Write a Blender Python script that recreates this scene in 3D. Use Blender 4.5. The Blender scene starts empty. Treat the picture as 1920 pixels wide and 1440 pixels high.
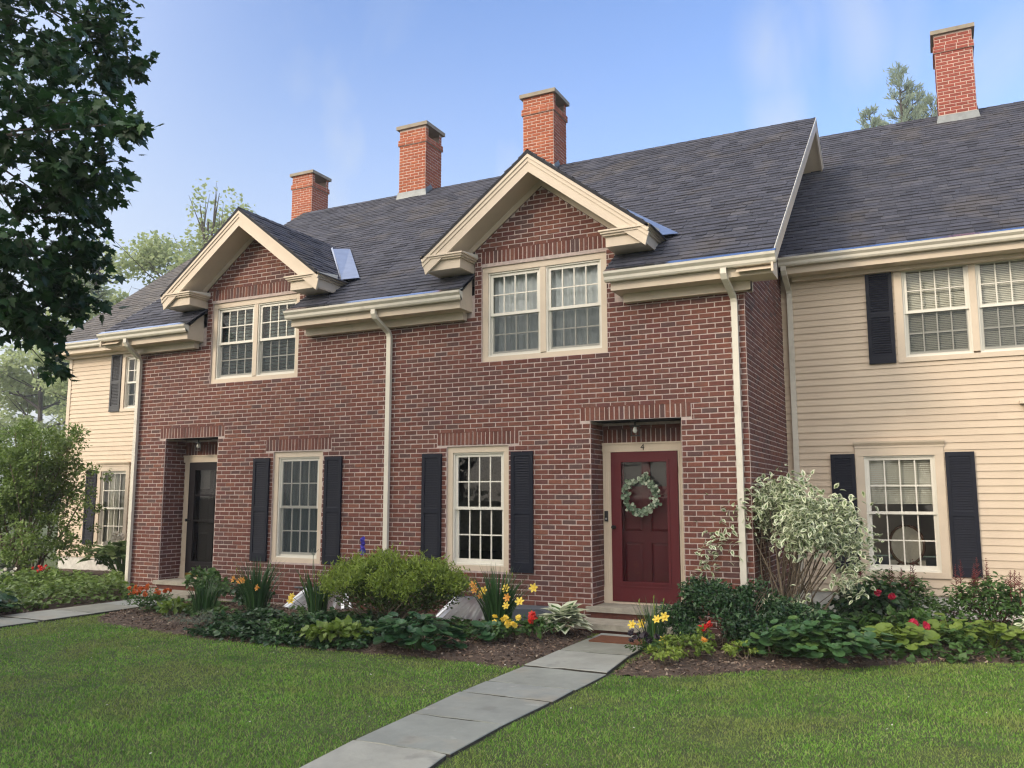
import bpy, math
import numpy as np
from mathutils import Vector, Matrix
R = math.radians
rng = np.random.default_rng(11)
sc = bpy.context.scene
col = sc.collection
A = lambda *x: np.array(x, float)

# ------------------------------------------------------------------ camera
cd = bpy.data.cameras.new("camera")
cd.sensor_width = 36.0
cd.lens = 36.0 * 1599 / 1920
cd.clip_start = 0.05
cd.clip_end = 2000
cam = bpy.data.objects.new("camera", cd)
col.objects.link(cam)
cam.location = (7.5247, -10.7024, 1.388)
cam.rotation_euler = (R(90 + 7.5486), R(0.0), R(26.4882))
sc.camera = cam

# ------------------------------------------------------------------ world, sun, exposure
SUN_EL, SUN_AZ = R(24), math.atan2(-0.46, -0.89)     # azimuth clockwise from +Y
w = bpy.data.worlds.new("World")
sc.world = w
w.use_nodes = True
wn = w.node_tree.nodes
wl = w.node_tree.links
wn.clear()
wo = wn.new("ShaderNodeOutputWorld")
bg = wn.new("ShaderNodeBackground")
sky = wn.new("ShaderNodeTexSky")
sky.sky_type = 'NISHITA'
sky.sun_disc = False
sky.sun_elevation = SUN_EL
sky.sun_rotation = SUN_AZ
sky.air_density = 1.0
sky.dust_density = 1.5
sky.ozone_density = 2.5
# thin drifting mist and a few wisps of cloud, denser toward the horizon
tc = wn.new("ShaderNodeTexCoord")
sep = wn.new("ShaderNodeSeparateXYZ")
wl.new(tc.outputs["Generated"], sep.inputs[0])
nz = wn.new("ShaderNodeTexNoise")
nz.inputs["Scale"].default_value = 3.2
nz.inputs["Detail"].default_value = 5
nz.inputs["Roughness"].default_value = 0.55
nz.inputs["Distortion"].default_value = 0.4
mp = wn.new("ShaderNodeMapping")
mp.inputs["Scale"].default_value = (1.0, 1.0, 0.55)
mp.inputs["Location"].default_value = (0.35, 0.1, 0.0)
wl.new(tc.outputs["Generated"], mp.inputs[0])
wl.new(mp.outputs[0], nz.inputs["Vector"])
nz2 = wn.new("ShaderNodeTexNoise")
nz2.inputs["Scale"].default_value = 7.0; nz2.inputs["Detail"].default_value = 4; nz2.inputs["Distortion"].default_value = .5
wl.new(mp.outputs[0], nz2.inputs["Vector"])
cr = wn.new("ShaderNodeMapRange")
cr.inputs["From Min"].default_value = 0.54
cr.inputs["From Max"].default_value = 0.76
cr.inputs["To Max"].default_value = 0.55
wl.new(nz.outputs["Fac"], cr.inputs["Value"])
hz = wn.new("ShaderNodeMapRange")
hz.interpolation_type = 'SMOOTHSTEP'
hz.inputs["From Min"].default_value = 0.62
hz.inputs["From Max"].default_value = 0.02
hz.inputs["To Max"].default_value = 1.0
wl.new(sep.outputs["Z"], hz.inputs["Value"])
# mist lies thicker to the west (left), where the morning valley is
wx = wn.new("ShaderNodeMapRange")
wx.interpolation_type = 'SMOOTHSTEP'
wx.inputs["From Min"].default_value = 0.10
wx.inputs["From Max"].default_value = -0.95
wx.inputs["To Min"].default_value = 0.16
wx.inputs["To Max"].default_value = 1.0
wl.new(sep.outputs["X"], wx.inputs["Value"])
hm = wn.new("ShaderNodeMath"); hm.operation = 'MULTIPLY'
wl.new(hz.outputs[0], hm.inputs[0]); wl.new(wx.outputs[0], hm.inputs[1])
acc = cr.outputs[0]
for (d_, r0_, r1_, am_) in (((-.085, .882, .462), .02, .11, .7), ((-.10, .91, .40), .02, .09, .6), ((-.436, .819, .373), .01, .08, .9), ((.086, .912, .40), .02, .12, .4), ((-.60, .70, .38), .05, .3, .25)):
    dd = wn.new("ShaderNodeVectorMath"); dd.operation = 'DISTANCE'
    nn = wn.new("ShaderNodeVectorMath"); nn.operation = 'NORMALIZE'
    wl.new(tc.outputs["Generated"], nn.inputs[0]); wl.new(nn.outputs[0], dd.inputs[0]); dd.inputs[1].default_value = d_
    mr_ = wn.new("ShaderNodeMapRange"); mr_.interpolation_type = 'SMOOTHSTEP'
    mr_.inputs["From Min"].default_value = r1_; mr_.inputs["From Max"].default_value = r0_; mr_.inputs["To Max"].default_value = am_
    wl.new(dd.outputs["Value"], mr_.inputs["Value"])
    n2_ = wn.new("ShaderNodeMapRange"); n2_.inputs["From Min"].default_value = .38; n2_.inputs["From Max"].default_value = .66
    wl.new(nz2.outputs["Fac"], n2_.inputs["Value"])
    mm_ = wn.new("ShaderNodeMath"); mm_.operation = 'MULTIPLY'
    wl.new(mr_.outputs[0], mm_.inputs[0]); wl.new(n2_.outputs[0], mm_.inputs[1])
    ax_ = wn.new("ShaderNodeMath"); ax_.operation = 'MAXIMUM'
    wl.new(acc, ax_.inputs[0]); wl.new(mm_.outputs[0], ax_.inputs[1]); acc = ax_.outputs[0]
mx = wn.new("ShaderNodeMath"); mx.operation = 'MAXIMUM'
wl.new(acc, mx.inputs[0]); wl.new(hm.outputs[0], mx.inputs[1])
SKYMUL = wn.new("ShaderNodeMix"); SKYMUL.data_type = 'RGBA'; SKYMUL.blend_type = 'MULTIPLY'
SKYMUL.inputs[0].default_value = 1.0
SKYMUL.inputs[7].default_value = (0.95, 1.0, 1.18, 1)
wl.new(sky.outputs[0], SKYMUL.inputs[6])
cm = wn.new("ShaderNodeMix"); cm.data_type = 'RGBA'
wl.new(mx.outputs[0], cm.inputs[0])
wl.new(SKYMUL.outputs[2], cm.inputs[6])
cm.inputs[7].default_value = (2.9, 3.05, 3.1, 1)
# the hazy half of the sky round the low sun is the brighter one
dt = wn.new("ShaderNodeVectorMath"); dt.operation = 'DOT_PRODUCT'
dt.inputs[1].default_value = (math.sin(SUN_AZ) * math.cos(SUN_EL), math.cos(SUN_AZ) * math.cos(SUN_EL), math.sin(SUN_EL))
wl.new(tc.outputs["Generated"], dt.inputs[0])
gl = wn.new("ShaderNodeMapRange"); gl.interpolation_type = 'SMOOTHSTEP'
gl.inputs["From Min"].default_value = -0.1
gl.inputs["From Max"].default_value = 0.9
gl.inputs["To Min"].default_value = 1.36
gl.inputs["To Max"].default_value = 3.0
wl.new(dt.outputs["Value"], gl.inputs["Value"])
gm = wn.new("ShaderNodeVectorMath"); gm.operation = 'SCALE'
# and it is warm there: pale gold mist in front of the morning sun
wm = wn.new("ShaderNodeMapRange"); wm.interpolation_type = 'SMOOTHSTEP'
wm.inputs["From Min"].default_value = -0.15
wm.inputs["From Max"].default_value = 0.75
wm.inputs["To Max"].default_value = 0.9
wl.new(dt.outputs["Value"], wm.inputs["Value"])
wmix = wn.new("ShaderNodeMix"); wmix.data_type = 'RGBA'
wl.new(wm.outputs[0], wmix.inputs[0]); wl.new(cm.outputs[2], wmix.inputs[6])
wmix.inputs[7].default_value = (5.4, 5.0, 4.4, 1)
wl.new(wmix.outputs[2], gm.inputs[0]); wl.new(gl.outputs[0], gm.inputs["Scale"])
wl.new(gm.outputs[0], bg.inputs[0])
bg.inputs[1].default_value = 0.10
wl.new(bg.outputs[0], wo.inputs[0])

sd = bpy.data.lights.new("sun", 'SUN')
sd.energy = 1.0
sd.angle = R(11.0)
sd.color = (1.0, 0.83, 0.62)
sun = bpy.data.objects.new("sun", sd)
col.objects.link(sun)
sv = Vector((math.sin(SUN_AZ) * math.cos(SUN_EL), math.cos(SUN_AZ) * math.cos(SUN_EL), math.sin(SUN_EL)))
sun.rotation_euler = sv.to_track_quat('Z', 'Y').to_euler()
sun.location = (-20, -25, 20)

sc.view_settings.view_transform = 'Standard'
sc.view_settings.look = 'None'
sc.view_settings.exposure = 1.02
sc.view_settings.gamma = 1.0
sc.cycles.max_bounces = 8
sc.cycles.transparent_max_bounces = 12
sc.cycles.use_denoising = True
sc.cycles.denoiser = 'OPENIMAGEDENOISE'
sc.cycles.denoising_prefilter = 'ACCURATE'
sc.cycles.denoising_input_passes = 'RGB_ALBEDO_NORMAL'
sc.cycles.filter_width = 1.25
sc.cycles.sample_clamp_indirect = 4.0

# ------------------------------------------------------------------ materials
def mat(name, base=(.5, .5, .5), rough=.6, var=None, noise=0.0, nscale=8.0, bump=0.0, bscale=60.0, metal=0.0,
        trans=0.0, spec=0.5, island=0.0, spots=None, stretch=None):
    """Principled material; var = list of colours picked per island; noise = brightness mottling;
    trans = share of light let through (leaves); spots = (colour, scale, threshold)"""
    m = bpy.data.materials.new(name)
    m.use_nodes = True
    n, l = m.node_tree.nodes, m.node_tree.links
    n.clear()
    out = n.new("ShaderNodeOutputMaterial")
    p = n.new("ShaderNodeBsdfPrincipled")
    p.inputs["Roughness"].default_value = rough
    p.inputs["Metallic"].default_value = metal
    p.inputs["Specular IOR Level"].default_value = spec
    t = n.new("ShaderNodeTexCoord")
    vec = t.outputs["Object"]
    if stretch:
        sm = n.new("ShaderNodeMapping"); sm.inputs["Scale"].default_value = stretch
        l.new(vec, sm.inputs[0]); vec = sm.outputs[0]
    if var:
        g = n.new("ShaderNodeNewGeometry")
        r = n.new("ShaderNodeValToRGB")
        r.color_ramp.interpolation = 'LINEAR'
        e = r.color_ramp.elements
        while len(e) < len(var): e.new(0.5)
        for i, c in enumerate(var):
            e[i].position = i / max(1, len(var) - 1); e[i].color = (*c, 1)
        l.new(g.outputs["Random Per Island"], r.inputs[0])
        c_out = r.outputs[0]
    else:
        rgb = n.new("ShaderNodeRGB"); rgb.outputs[0].default_value = (*base, 1); c_out = rgb.outputs[0]
    if noise:
        nt = n.new("ShaderNodeTexNoise"); nt.inputs["Scale"].default_value = nscale; nt.inputs["Detail"].default_value = 6
        nt.inputs["Roughness"].default_value = 0.65
        l.new(vec, nt.inputs["Vector"])
        mr = n.new("ShaderNodeMapRange")
        mr.inputs["From Min"].default_value = 0.25; mr.inputs["From Max"].default_value = 0.75
        mr.inputs["To Min"].default_value = 1 - noise; mr.inputs["To Max"].default_value = 1 + noise
        l.new(nt.outputs["Fac"], mr.inputs["Value"])
        vm = n.new("ShaderNodeVectorMath"); vm.operation = 'SCALE'
        l.new(c_out, vm.inputs[0]); l.new(mr.outputs[0], vm.inputs["Scale"])
        c_out = vm.outputs[0]
    if spots:
        for (sc_col, s_scale, thr, amt) in spots:
            nt = n.new("ShaderNodeTexNoise"); nt.inputs["Scale"].default_value = s_scale; nt.inputs["Detail"].default_value = 4
            l.new(vec, nt.inputs["Vector"])
            mr = n.new("ShaderNodeMapRange")
            mr.inputs["From Min"].default_value = thr; mr.inputs["From Max"].default_value = thr + .1
            mr.inputs["To Max"].default_value = amt
            l.new(nt.outputs["Fac"], mr.inputs["Value"])
            mi = n.new("ShaderNodeMix"); mi.data_type = 'RGBA'
            l.new(mr.outputs[0], mi.inputs[0]); l.new(c_out, mi.inputs[6]); mi.inputs[7].default_value = (*sc_col, 1)
            c_out = mi.outputs[2]
    l.new(c_out, p.inputs["Base Color"])
    if bump:
        bt = n.new("ShaderNodeTexNoise"); bt.inputs["Scale"].default_value = bscale; bt.inputs["Detail"].default_value = 5
        l.new(vec, bt.inputs["Vector"])
        b = n.new("ShaderNodeBump"); b.inputs["Strength"].default_value = bump; b.inputs["Distance"].default_value = 0.01
        l.new(bt.outputs["Fac"], b.inputs["Height"]); l.new(b.outputs[0], p.inputs["Normal"])
    if trans:
        tr = n.new("ShaderNodeBsdfTranslucent")
        l.new(c_out, tr.inputs["Color"])
        ms = n.new("ShaderNodeMixShader"); ms.inputs[0].default_value = trans
        l.new(p.outputs[0], ms.inputs[1]); l.new(tr.outputs[0], ms.inputs[2])
        l.new(ms.outputs[0], out.inputs[0])
    else:
        l.new(p.outputs[0], out.inputs[0])
    return m

def glass_mat(name, tint=(1, 1, 1), refl=1.0, ior=1.5, wave=0.0):
    m = bpy.data.materials.new(name); m.use_nodes = True
    n, l = m.node_tree.nodes, m.node_tree.links; n.clear()
    out = n.new("ShaderNodeOutputMaterial")
    tr = n.new("ShaderNodeBsdfTransparent"); tr.inputs[0].default_value = (*tint, 1)
    gs = n.new("ShaderNodeBsdfGlossy"); gs.inputs["Roughness"].default_value = 0.02
    fr = n.new("ShaderNodeFresnel"); fr.inputs[0].default_value = ior
    mu = n.new("ShaderNodeMath"); mu.operation = 'MULTIPLY'; mu.inputs[1].default_value = refl; mu.use_clamp = True
    l.new(fr.outputs[0], mu.inputs[0])
    if wave:
        t = n.new("ShaderNodeTexCoord")
        nt = n.new("ShaderNodeTexNoise"); nt.inputs["Scale"].default_value = 3.0
        l.new(t.outputs["Object"], nt.inputs["Vector"])
        b = n.new("ShaderNodeBump"); b.inputs["Strength"].default_value = wave; b.inputs["Distance"].default_value = 0.05
        l.new(nt.outputs["Fac"], b.inputs["Height"]); l.new(b.outputs[0], gs.inputs["Normal"])
    ms = n.new("ShaderNodeMixShader")
    l.new(mu.outputs[0], ms.inputs[0]); l.new(tr.outputs[0], ms.inputs[1]); l.new(gs.outputs[0], ms.inputs[2])
    l.new(ms.outputs[0], out.inputs[0])
    return m

def screen_mat(name, c, opacity):
    m = bpy.data.materials.new(name); m.use_nodes = True
    n, l = m.node_tree.nodes, m.node_tree.links; n.clear()
    out = n.new("ShaderNodeOutputMaterial")
    tr = n.new("ShaderNodeBsdfTransparent")
    df = n.new("ShaderNodeBsdfDiffuse"); df.inputs[0].default_value = (*c, 1)
    ms = n.new("ShaderNodeMixShader"); ms.inputs[0].default_value = opacity
    l.new(tr.outputs[0], ms.inputs[1]); l.new(df.outputs[0], ms.inputs[2]); l.new(ms.outputs[0], out.inputs[0])
    return m

M = {}
M['brick'] = mat('brick', var=[(.092, .034, .025), (.125, .039, .027), (.145, .047, .032), (.114, .035, .026), (.163, .057, .037), (.13, .046, .035), (.185, .068, .042), (.085, .046, .042), (.13, .04, .034)],
                 rough=.85, noise=.28, nscale=26, bump=.5, bscale=90, spots=[((.33, .25, .225), 30, .665, .75), ((.09, .05, .046), 5, .6, .45), ((.075, .034, .034), .8, .52, .35)])
M['brick_orange'] = mat('brick_orange', var=[(.24, .058, .024), (.31, .078, .03), (.28, .066, .026), (.34, .1, .04)], rough=.85, noise=.25, nscale=26, bump=.4, bscale=90)
M['brick_red'] = mat('brick_red', var=[(.21, .042, .03), (.25, .055, .036), (.28, .06, .04), (.2, .05, .034)], rough=.85, noise=.2, nscale=26, bump=.4, bscale=90)
M['mortar'] = mat('mortar', (.46, .375, .345), .95, noise=.3, nscale=14, bump=.4, bscale=120)
M['mortar_light'] = mat('mortar_light', (.5, .38, .32), .95, noise=.25, nscale=14, bump=.4, bscale=120)
M['shingle'] = mat('shingle', var=[(.027, .029, .043), (.045, .048, .068), (.056, .058, .078), (.034, .037, .054), (.068, .069, .086)], rough=.8, noise=.35, nscale=5, bump=.6, bscale=260,
                   spots=[((.085, .075, .07), 1.1, .56, .5)])
M['shingle_brown'] = mat('shingle_brown', var=[(.075, .072, .074), (.095, .088, .086), (.11, .10, .094), (.085, .08, .08), (.12, .11, .10)], rough=.8, noise=.3, nscale=5, bump=.6, bscale=260)
M['deck'] = mat('deck', (.02, .02, .024), .9)
M['siding'] = mat('siding', var=[(.555, .45, .34), (.585, .48, .365), (.57, .465, .35)], rough=.65, noise=.06, nscale=2.4, spots=[((.5, .40, .29), 6, .66, .4)])
M['trim'] = mat('trim', (.585, .49, .38), .5, noise=.08, nscale=3, spots=[((.44, .37, .29), 5, .66, .5)])
M['white'] = mat('white_paint', (.70, .675, .60), .4, noise=.04, nscale=6)
M['gutter'] = mat('gutter_white', (.62, .585, .50), .4, noise=.09, nscale=3, spots=[((.42, .39, .32), 4, .62, .5)])
M['drip'] = mat('drip_metal', (.62, .66, .74), .22, metal=1.0)
M['flash'] = mat('flashing_metal', (.62, .64, .68), .33, metal=1.0, noise=.12, nscale=6)
M['lead'] = mat('lead_flashing', (.19, .205, .21), .55, metal=.4, noise=.25, nscale=8)
M['shutter'] = mat('shutter_paint', (.007, .009, .018), .55, noise=.2, nscale=12, spec=.2)
M['shutter_grey'] = mat('shutter_faded', (.032, .034, .04), .55, noise=.2, nscale=12)
M['glass'] = glass_mat('window_glass', (.9, .93, .92), .65, 1.5, .08)
M['glass_door'] = glass_mat('storm_door_glass', (.85, .85, .85), .45, 1.45)
M['screen'] = screen_mat('insect_screen', (.07, .085, .095), .42)
M['blind_dark'] = mat('blind_teal', (.055, .085, .085), .5)
M['blind_grey'] = mat('blind_grey', (.58, .55, .47), .5, noise=.06, nscale=3)
M['curtain'] = mat('curtain_grey', (.78, .80, .82), .9, noise=.25, nscale=2.2, trans=.15)
M['curtain_white'] = mat('curtain_white', (.75, .72, .64), .9, trans=.35)
M['door_red'] = mat('door_red', (.088, .006, .010), .5, noise=.08, nscale=5, spec=.3)
M['door_inner'] = mat('door_inner_red', (.085, .006, .012), .5, noise=.08, nscale=5, spec=.3)
M['door_dark'] = mat('door_dark', (.008, .006, .008), .55, spec=.2)
M['brass'] = mat('brass', (.20, .14, .04), .5, metal=1.0, noise=.2)
M['black'] = mat('black_metal', (.012, .012, .012), .4)
M['stone'] = mat('stone', (.30, .275, .225), .85, noise=.28, nscale=9, bump=.6, bscale=40)
M['cap'] = mat('chimney_cap_stone', (.25, .215, .165), .85, noise=.2, nscale=9, bump=.3)
M['slate'] = mat('bluestone', var=[(.215, .235, .215), (.33, .33, .285), (.265, .285, .275), (.22, .228, .195), (.31, .29, .235)], rough=.75, noise=.2, nscale=2.6, bump=.35, bscale=22,
                 spots=[((.33, .30, .235), 1.6, .56, .5), ((.15, .155, .145), 3.2, .62, .5), ((.4, .4, .37), 5.5, .66, .5)])
M['joint'] = mat('joint_dirt', (.05, .045, .035), .95, noise=.4, nscale=30)
M['foundation'] = mat('foundation', (.55, .54, .5), .9, noise=.25, nscale=7, bump=.5, bscale=30)
M['soil'] = mat('mulch_soil', (.085, .058, .042), .95, noise=.5, nscale=20, bump=1.0, bscale=70)
M['chip'] = mat('bark_chip', var=[(.06, .036, .024), (.1, .062, .042), (.16, .105, .072), (.24, .17, .12), (.085, .05, .034), (.35, .28, .21)], rough=.95)
M['lawn'] = mat('lawn_soil', (.055, .075, .02), .95, noise=.4, nscale=3, bump=.6, bscale=80)
M['grass'] = None
M['bark'] = mat('bark', (.055, .045, .036), .95, noise=.4, nscale=20, bump=.8, bscale=50)
M['twig'] = mat('twig', (.15, .115, .08), .9, noise=.3, nscale=30)
M['maple'] = mat('maple_leaf', var=[(.014, .042, .014), (.022, .062, .02), (.03, .085, .024), (.018, .052, .016), (.045, .115, .03)], rough=.5, trans=.32)
M['leaf_far_hazed'] = mat('far_leaf_hazed', var=[(.30, .37, .17), (.36, .43, .20), (.42, .48, .25), (.33, .40, .18)], rough=.6, trans=.5)  # pale leaf tones: the fade of distant mist is put into the colour
M['pine'] = mat('pine_needle_hazed', var=[(.26, .33, .25), (.31, .38, .28), (.36, .43, .32)], rough=.6, trans=.5)  # needles lightened so their colour carries the distance haze
M['leaf_mid'] = mat('leaf_mid', var=[(.04, .10, .02), (.06, .135, .028), (.085, .17, .036), (.05, .11, .024)], rough=.5, trans=.25)
M['leaf_dark'] = mat('leaf_dark', var=[(.014, .042, .016), (.022, .062, .02), (.034, .085, .026), (.05, .115, .032)], rough=.36, trans=.15)
M['leaf_bright'] = mat('leaf_bright', var=[(.11, .185, .036), (.15, .235, .05), (.2, .29, .068), (.09, .155, .032)], rough=.45, trans=.35)
M['leaf_lime'] = mat('leaf_lime', var=[(.12, .19, .025), (.16, .24, .035), (.2, .28, .05), (.1, .165, .025)], rough=.5, trans=.3)
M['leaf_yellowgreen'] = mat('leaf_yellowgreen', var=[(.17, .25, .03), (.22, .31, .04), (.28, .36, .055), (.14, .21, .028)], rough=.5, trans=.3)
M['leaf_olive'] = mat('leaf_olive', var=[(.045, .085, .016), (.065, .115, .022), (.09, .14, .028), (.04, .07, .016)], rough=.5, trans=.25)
M['leaf_gray'] = mat('leaf_grey', var=[(.12, .15, .11), (.16, .19, .14), (.09, .12, .085)], rough=.6, trans=.2)
M['blade'] = mat('strap_leaf', var=[(.018, .055, .018), (.028, .078, .022), (.042, .105, .03), (.06, .14, .04)], rough=.42, trans=.2)
M['round'] = mat('round_leaf', var=[(.018, .062, .026), (.028, .085, .034), (.042, .11, .042), (.055, .14, .05)], rough=.35, trans=.15)
M['round_light'] = mat('round_leaf_light', var=[(.04, .105, .036), (.055, .13, .044), (.075, .165, .055), (.035, .09, .032), (.12, .21, .05)], rough=.38, trans=.18)
M['cream_leaf'] = mat('cream_leaf', var=[(.62, .66, .46), (.7, .73, .56), (.54, .6, .38)], rough=.5, trans=.25)
M['sage_leaf'] = mat('sage_leaf', var=[(.1, .17, .06), (.14, .21, .08), (.18, .25, .1)], rough=.5, trans=.25)
M['yellow'] = mat('yellow_petal', var=[(.9, .66, .07), (.92, .72, .12), (.88, .58, .04)], rough=.5, trans=.25)
M['apricot'] = mat('apricot_petal', var=[(.8, .36, .06), (.85, .45, .1)], rough=.5, trans=.25)
M['red'] = mat('red_petal', var=[(.6, .02, .015), (.7, .04, .025)], rough=.5, trans=.2)
M['rose'] = mat('rose_petal', var=[(.45, .012, .05), (.55, .02, .07)], rough=.5, trans=.2)
M['orange'] = mat('orange_petal', var=[(.55, .09, .015), (.65, .14, .02), (.45, .06, .01)], rough=.5, trans=.2)
M['plume'] = mat('dark_red_plume', var=[(.11, .018, .022), (.16, .03, .03), (.2, .05, .05)], rough=.7, trans=.15)
M['blue'] = mat('blue_petal', var=[(.06, .05, .4), (.09, .07, .5)], rough=.5, trans=.2)
M['petunia'] = mat('black_petal', var=[(.012, .006, .012), (.02, .01, .018)], rough=.5)
M['whitepetal'] = mat('white_petal', var=[(.75, .72, .66), (.8, .78, .72)], rough=.5, trans=.3)
M['mat_brown'] = mat('coir', (.16, .06, .028), 1.0, noise=.3, nscale=60, bump=1, bscale=200)
M['galv'] = mat('galvanised', (.55, .57, .6), .28, metal=.85, noise=.15, nscale=8)
M['lid'] = mat('grey_cover', (.085, .1, .12), .6, noise=.15, nscale=8)
M['wreath'] = mat('wreath_leaf', var=[(.035, .07, .04), (.10, .16, .09), (.42, .47, .36), (.05, .1, .055), (.2, .26, .17)], rough=.55, trans=.15)
M['wood'] = mat('chair_wood', (.12, .05, .025), .4)
M['cushion'] = mat('chair_cloth', (.5, .44, .36), .9, noise=.1, nscale=30)
M['room'] = mat('room_wall', (.10, .09, .08), .9)
M['bulb'] = mat('bulb_glass', (.6, .6, .56), .15)
M['bronze'] = mat('number_metal', (.05, .04, .03), .5, metal=.3)

# ------------------------------------------------------------------ mesh helpers
class MB:
    def __init__(s):
        s.V, s.L, s.S, s.MI, s.k = [], [], [], [], 0
    def add(s, V, F, m=0):
        V = np.asarray(V, float).reshape(-1, 3)
        for f in F:
            s.L.append(np.asarray(f, np.int64) + s.k); s.S.append([len(f)]); s.MI.append([m])
        s.V.append(V); s.k += len(V)
    def raw(s, V, L, S, MI):
        s.V.append(V); s.L.append(L + s.k); s.S.append(S); s.MI.append(MI); s.k += len(V)
    def box(s, x0, x1, y0, y1, z0, z1, m=0):
        s.add([(x0, y0, z0), (x1, y0, z0), (x1, y1, z0), (x0, y1, z0), (x0, y0, z1), (x1, y0, z1), (x1, y1, z1), (x0, y1, z1)],
              [(0, 3, 2, 1), (4, 5, 6, 7), (0, 1, 5, 4), (1, 2, 6, 5), (2, 3, 7, 6), (3, 0, 4, 7)], m)
    def quad(s, a, b, c, d, m=0): s.add([a, b, c, d], [(0, 1, 2, 3)], m)
    def prism(s, P, D, m=0):
        """polygon P (3d points) pushed along D"""
        P = np.asarray(P, float); n = len(P)
        F = [tuple(range(n))[::-1], tuple(range(n, 2 * n))] + [(i, (i + 1) % n, n + (i + 1) % n, n + i) for i in range(n)]
        s.add(np.vstack([P, P + np.asarray(D, float)]), F, m)
    def tube(s, path, rad, n=6, m=0, cap=True):
        P = np.asarray(path, float); k = len(P)
        rad = np.full(k, rad) if np.isscalar(rad) else np.asarray(rad, float)
        T = np.gradient(P, axis=0); T /= np.linalg.norm(T, axis=1)[:, None] + 1e-9
        ref = A(0, 0, 1) if abs(T[0][2]) < .9 else A(1, 0, 0)
        V = []
        for i in range(k):
            u = np.cross(T[i], ref); u /= np.linalg.norm(u) + 1e-9
            v = np.cross(T[i], u)
            a = np.arange(n) * 2 * np.pi / n
            V.append(P[i] + rad[i] * (np.cos(a)[:, None] * u + np.sin(a)[:, None] * v))
        F = [(i * n + j, i * n + (j + 1) % n, (i + 1) * n + (j + 1) % n, (i + 1) * n + j) for i in range(k - 1) for j in range(n)]
        if cap: F += [tuple(range(n)), tuple(range((k - 1) * n, k * n))[::-1]]
        s.add(np.vstack(V), F, m)
    def scatter(s, tmpl, pos, X, Y, Z, size):
        """copies of a template (verts, faces, mats) with axes X,Y,Z (n,3)"""
        tv, tf, tm = tmpl
        n = len(pos)
        if n == 0: return
        size = np.broadcast_to(np.asarray(size, float), (n,))
        V = (pos[:, None, :] + size[:, None, None] * (tv[None, :, 0:1] * X[:, None, :] + tv[None, :, 1:2] * Y[:, None, :] + tv[None, :, 2:3] * Z[:, None, :]))
        k = len(tv)
        fl = np.concatenate([np.asarray(f) for f in tf]); fs = np.array([len(f) for f in tf])
        L = (fl[None, :] + (np.arange(n) * k)[:, None]).ravel()
        s.raw(V.reshape(-1, 3), L, np.tile(fs, n), np.tile(np.asarray(tm), n))
    def build(s, name, mats, parent=None, smooth=False):
        base = A(0, 0, 0)
        if parent is not None:
            top = parent
            while top.parent: top = top.parent
            base = np.array(top.location)
        V = np.vstack(s.V) - base
        L = np.concatenate(s.L); S = np.concatenate(s.S); MI = np.concatenate(s.MI)
        me = bpy.data.meshes.new(name)
        me.vertices.add(len(V)); me.vertices.foreach_set('co', V.astype(np.float32).ravel())
        me.loops.add(len(L)); me.loops.foreach_set('vertex_index', L.astype(np.int32))
        me.polygons.add(len(S))
        me.polygons.foreach_set('loop_start', np.concatenate([[0], np.cumsum(S)[:-1]]).astype(np.int32))
        me.polygons.foreach_set('loop_total', S.astype(np.int32))
        me.polygons.foreach_set('material_index', MI.astype(np.int32))
        me.polygons.foreach_set('use_smooth', np.full(len(S), bool(smooth)))
        for mm in (mats if isinstance(mats, (list, tuple)) else [mats]): me.materials.append(M[mm] if isinstance(mm, str) else mm)
        me.update(calc_edges=True); me.validate()
        o = bpy.data.objects.new(name, me)
        col.objects.link(o)
        o.parent = parent
        return o

def thing(name, label, cat, loc=(0, 0, 0), group=None):
    o = bpy.data.objects.new(name, None); col.objects.link(o)
    o.location = loc; o['label'] = label; o['category'] = cat
    if group: o['group'] = group
    return o
def tag(o, label, cat, group=None):
    o['label'] = label; o['category'] = cat
    if group: o['group'] = group
    return o
def kind(o, k): o['kind'] = k; return o
def lab(o, t): o['label'] = t; return o

def cells(us, vs, holes):
    us, vs = sorted(set(us)), sorted(set(vs))
    for i in range(len(us) - 1):
        for j in range(len(vs) - 1):
            cu, cv = (us[i] + us[i + 1]) / 2, (vs[j] + vs[j + 1]) / 2
            if not any(a < cu < b and c < cv < d for a, b, c, d in holes): yield us[i], us[i + 1], vs[j], vs[j + 1]
def sheet(mb, O, U, V, u0, u1, v0, v1, holes=(), m=0):
    O, U, V = map(np.asarray, (O, U, V))
    cl = lambda x, a, b: min(max(x, a), b)
    us = [u0, u1] + [cl(h[i], u0, u1) for h in holes for i in (0, 1)]
    vs = [v0, v1] + [cl(h[i], v0, v1) for h in holes for i in (2, 3)]
    for a, b, c, d in cells(us, vs, holes):
        mb.quad(O + a * U + c * V, O + b * U + c * V, O + b * U + d * V, O + a * U + d * V, m)

def cut(lo, hi, spans):
    out = [(lo, hi)]
    for a, b in spans:
        nx = []
        for p, q in out:
            if b <= p or a >= q: nx.append((p, q))
            else:
                if a > p: nx.append((p, a))
                if b < q: nx.append((b, q))
        out = nx
    return out

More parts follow.
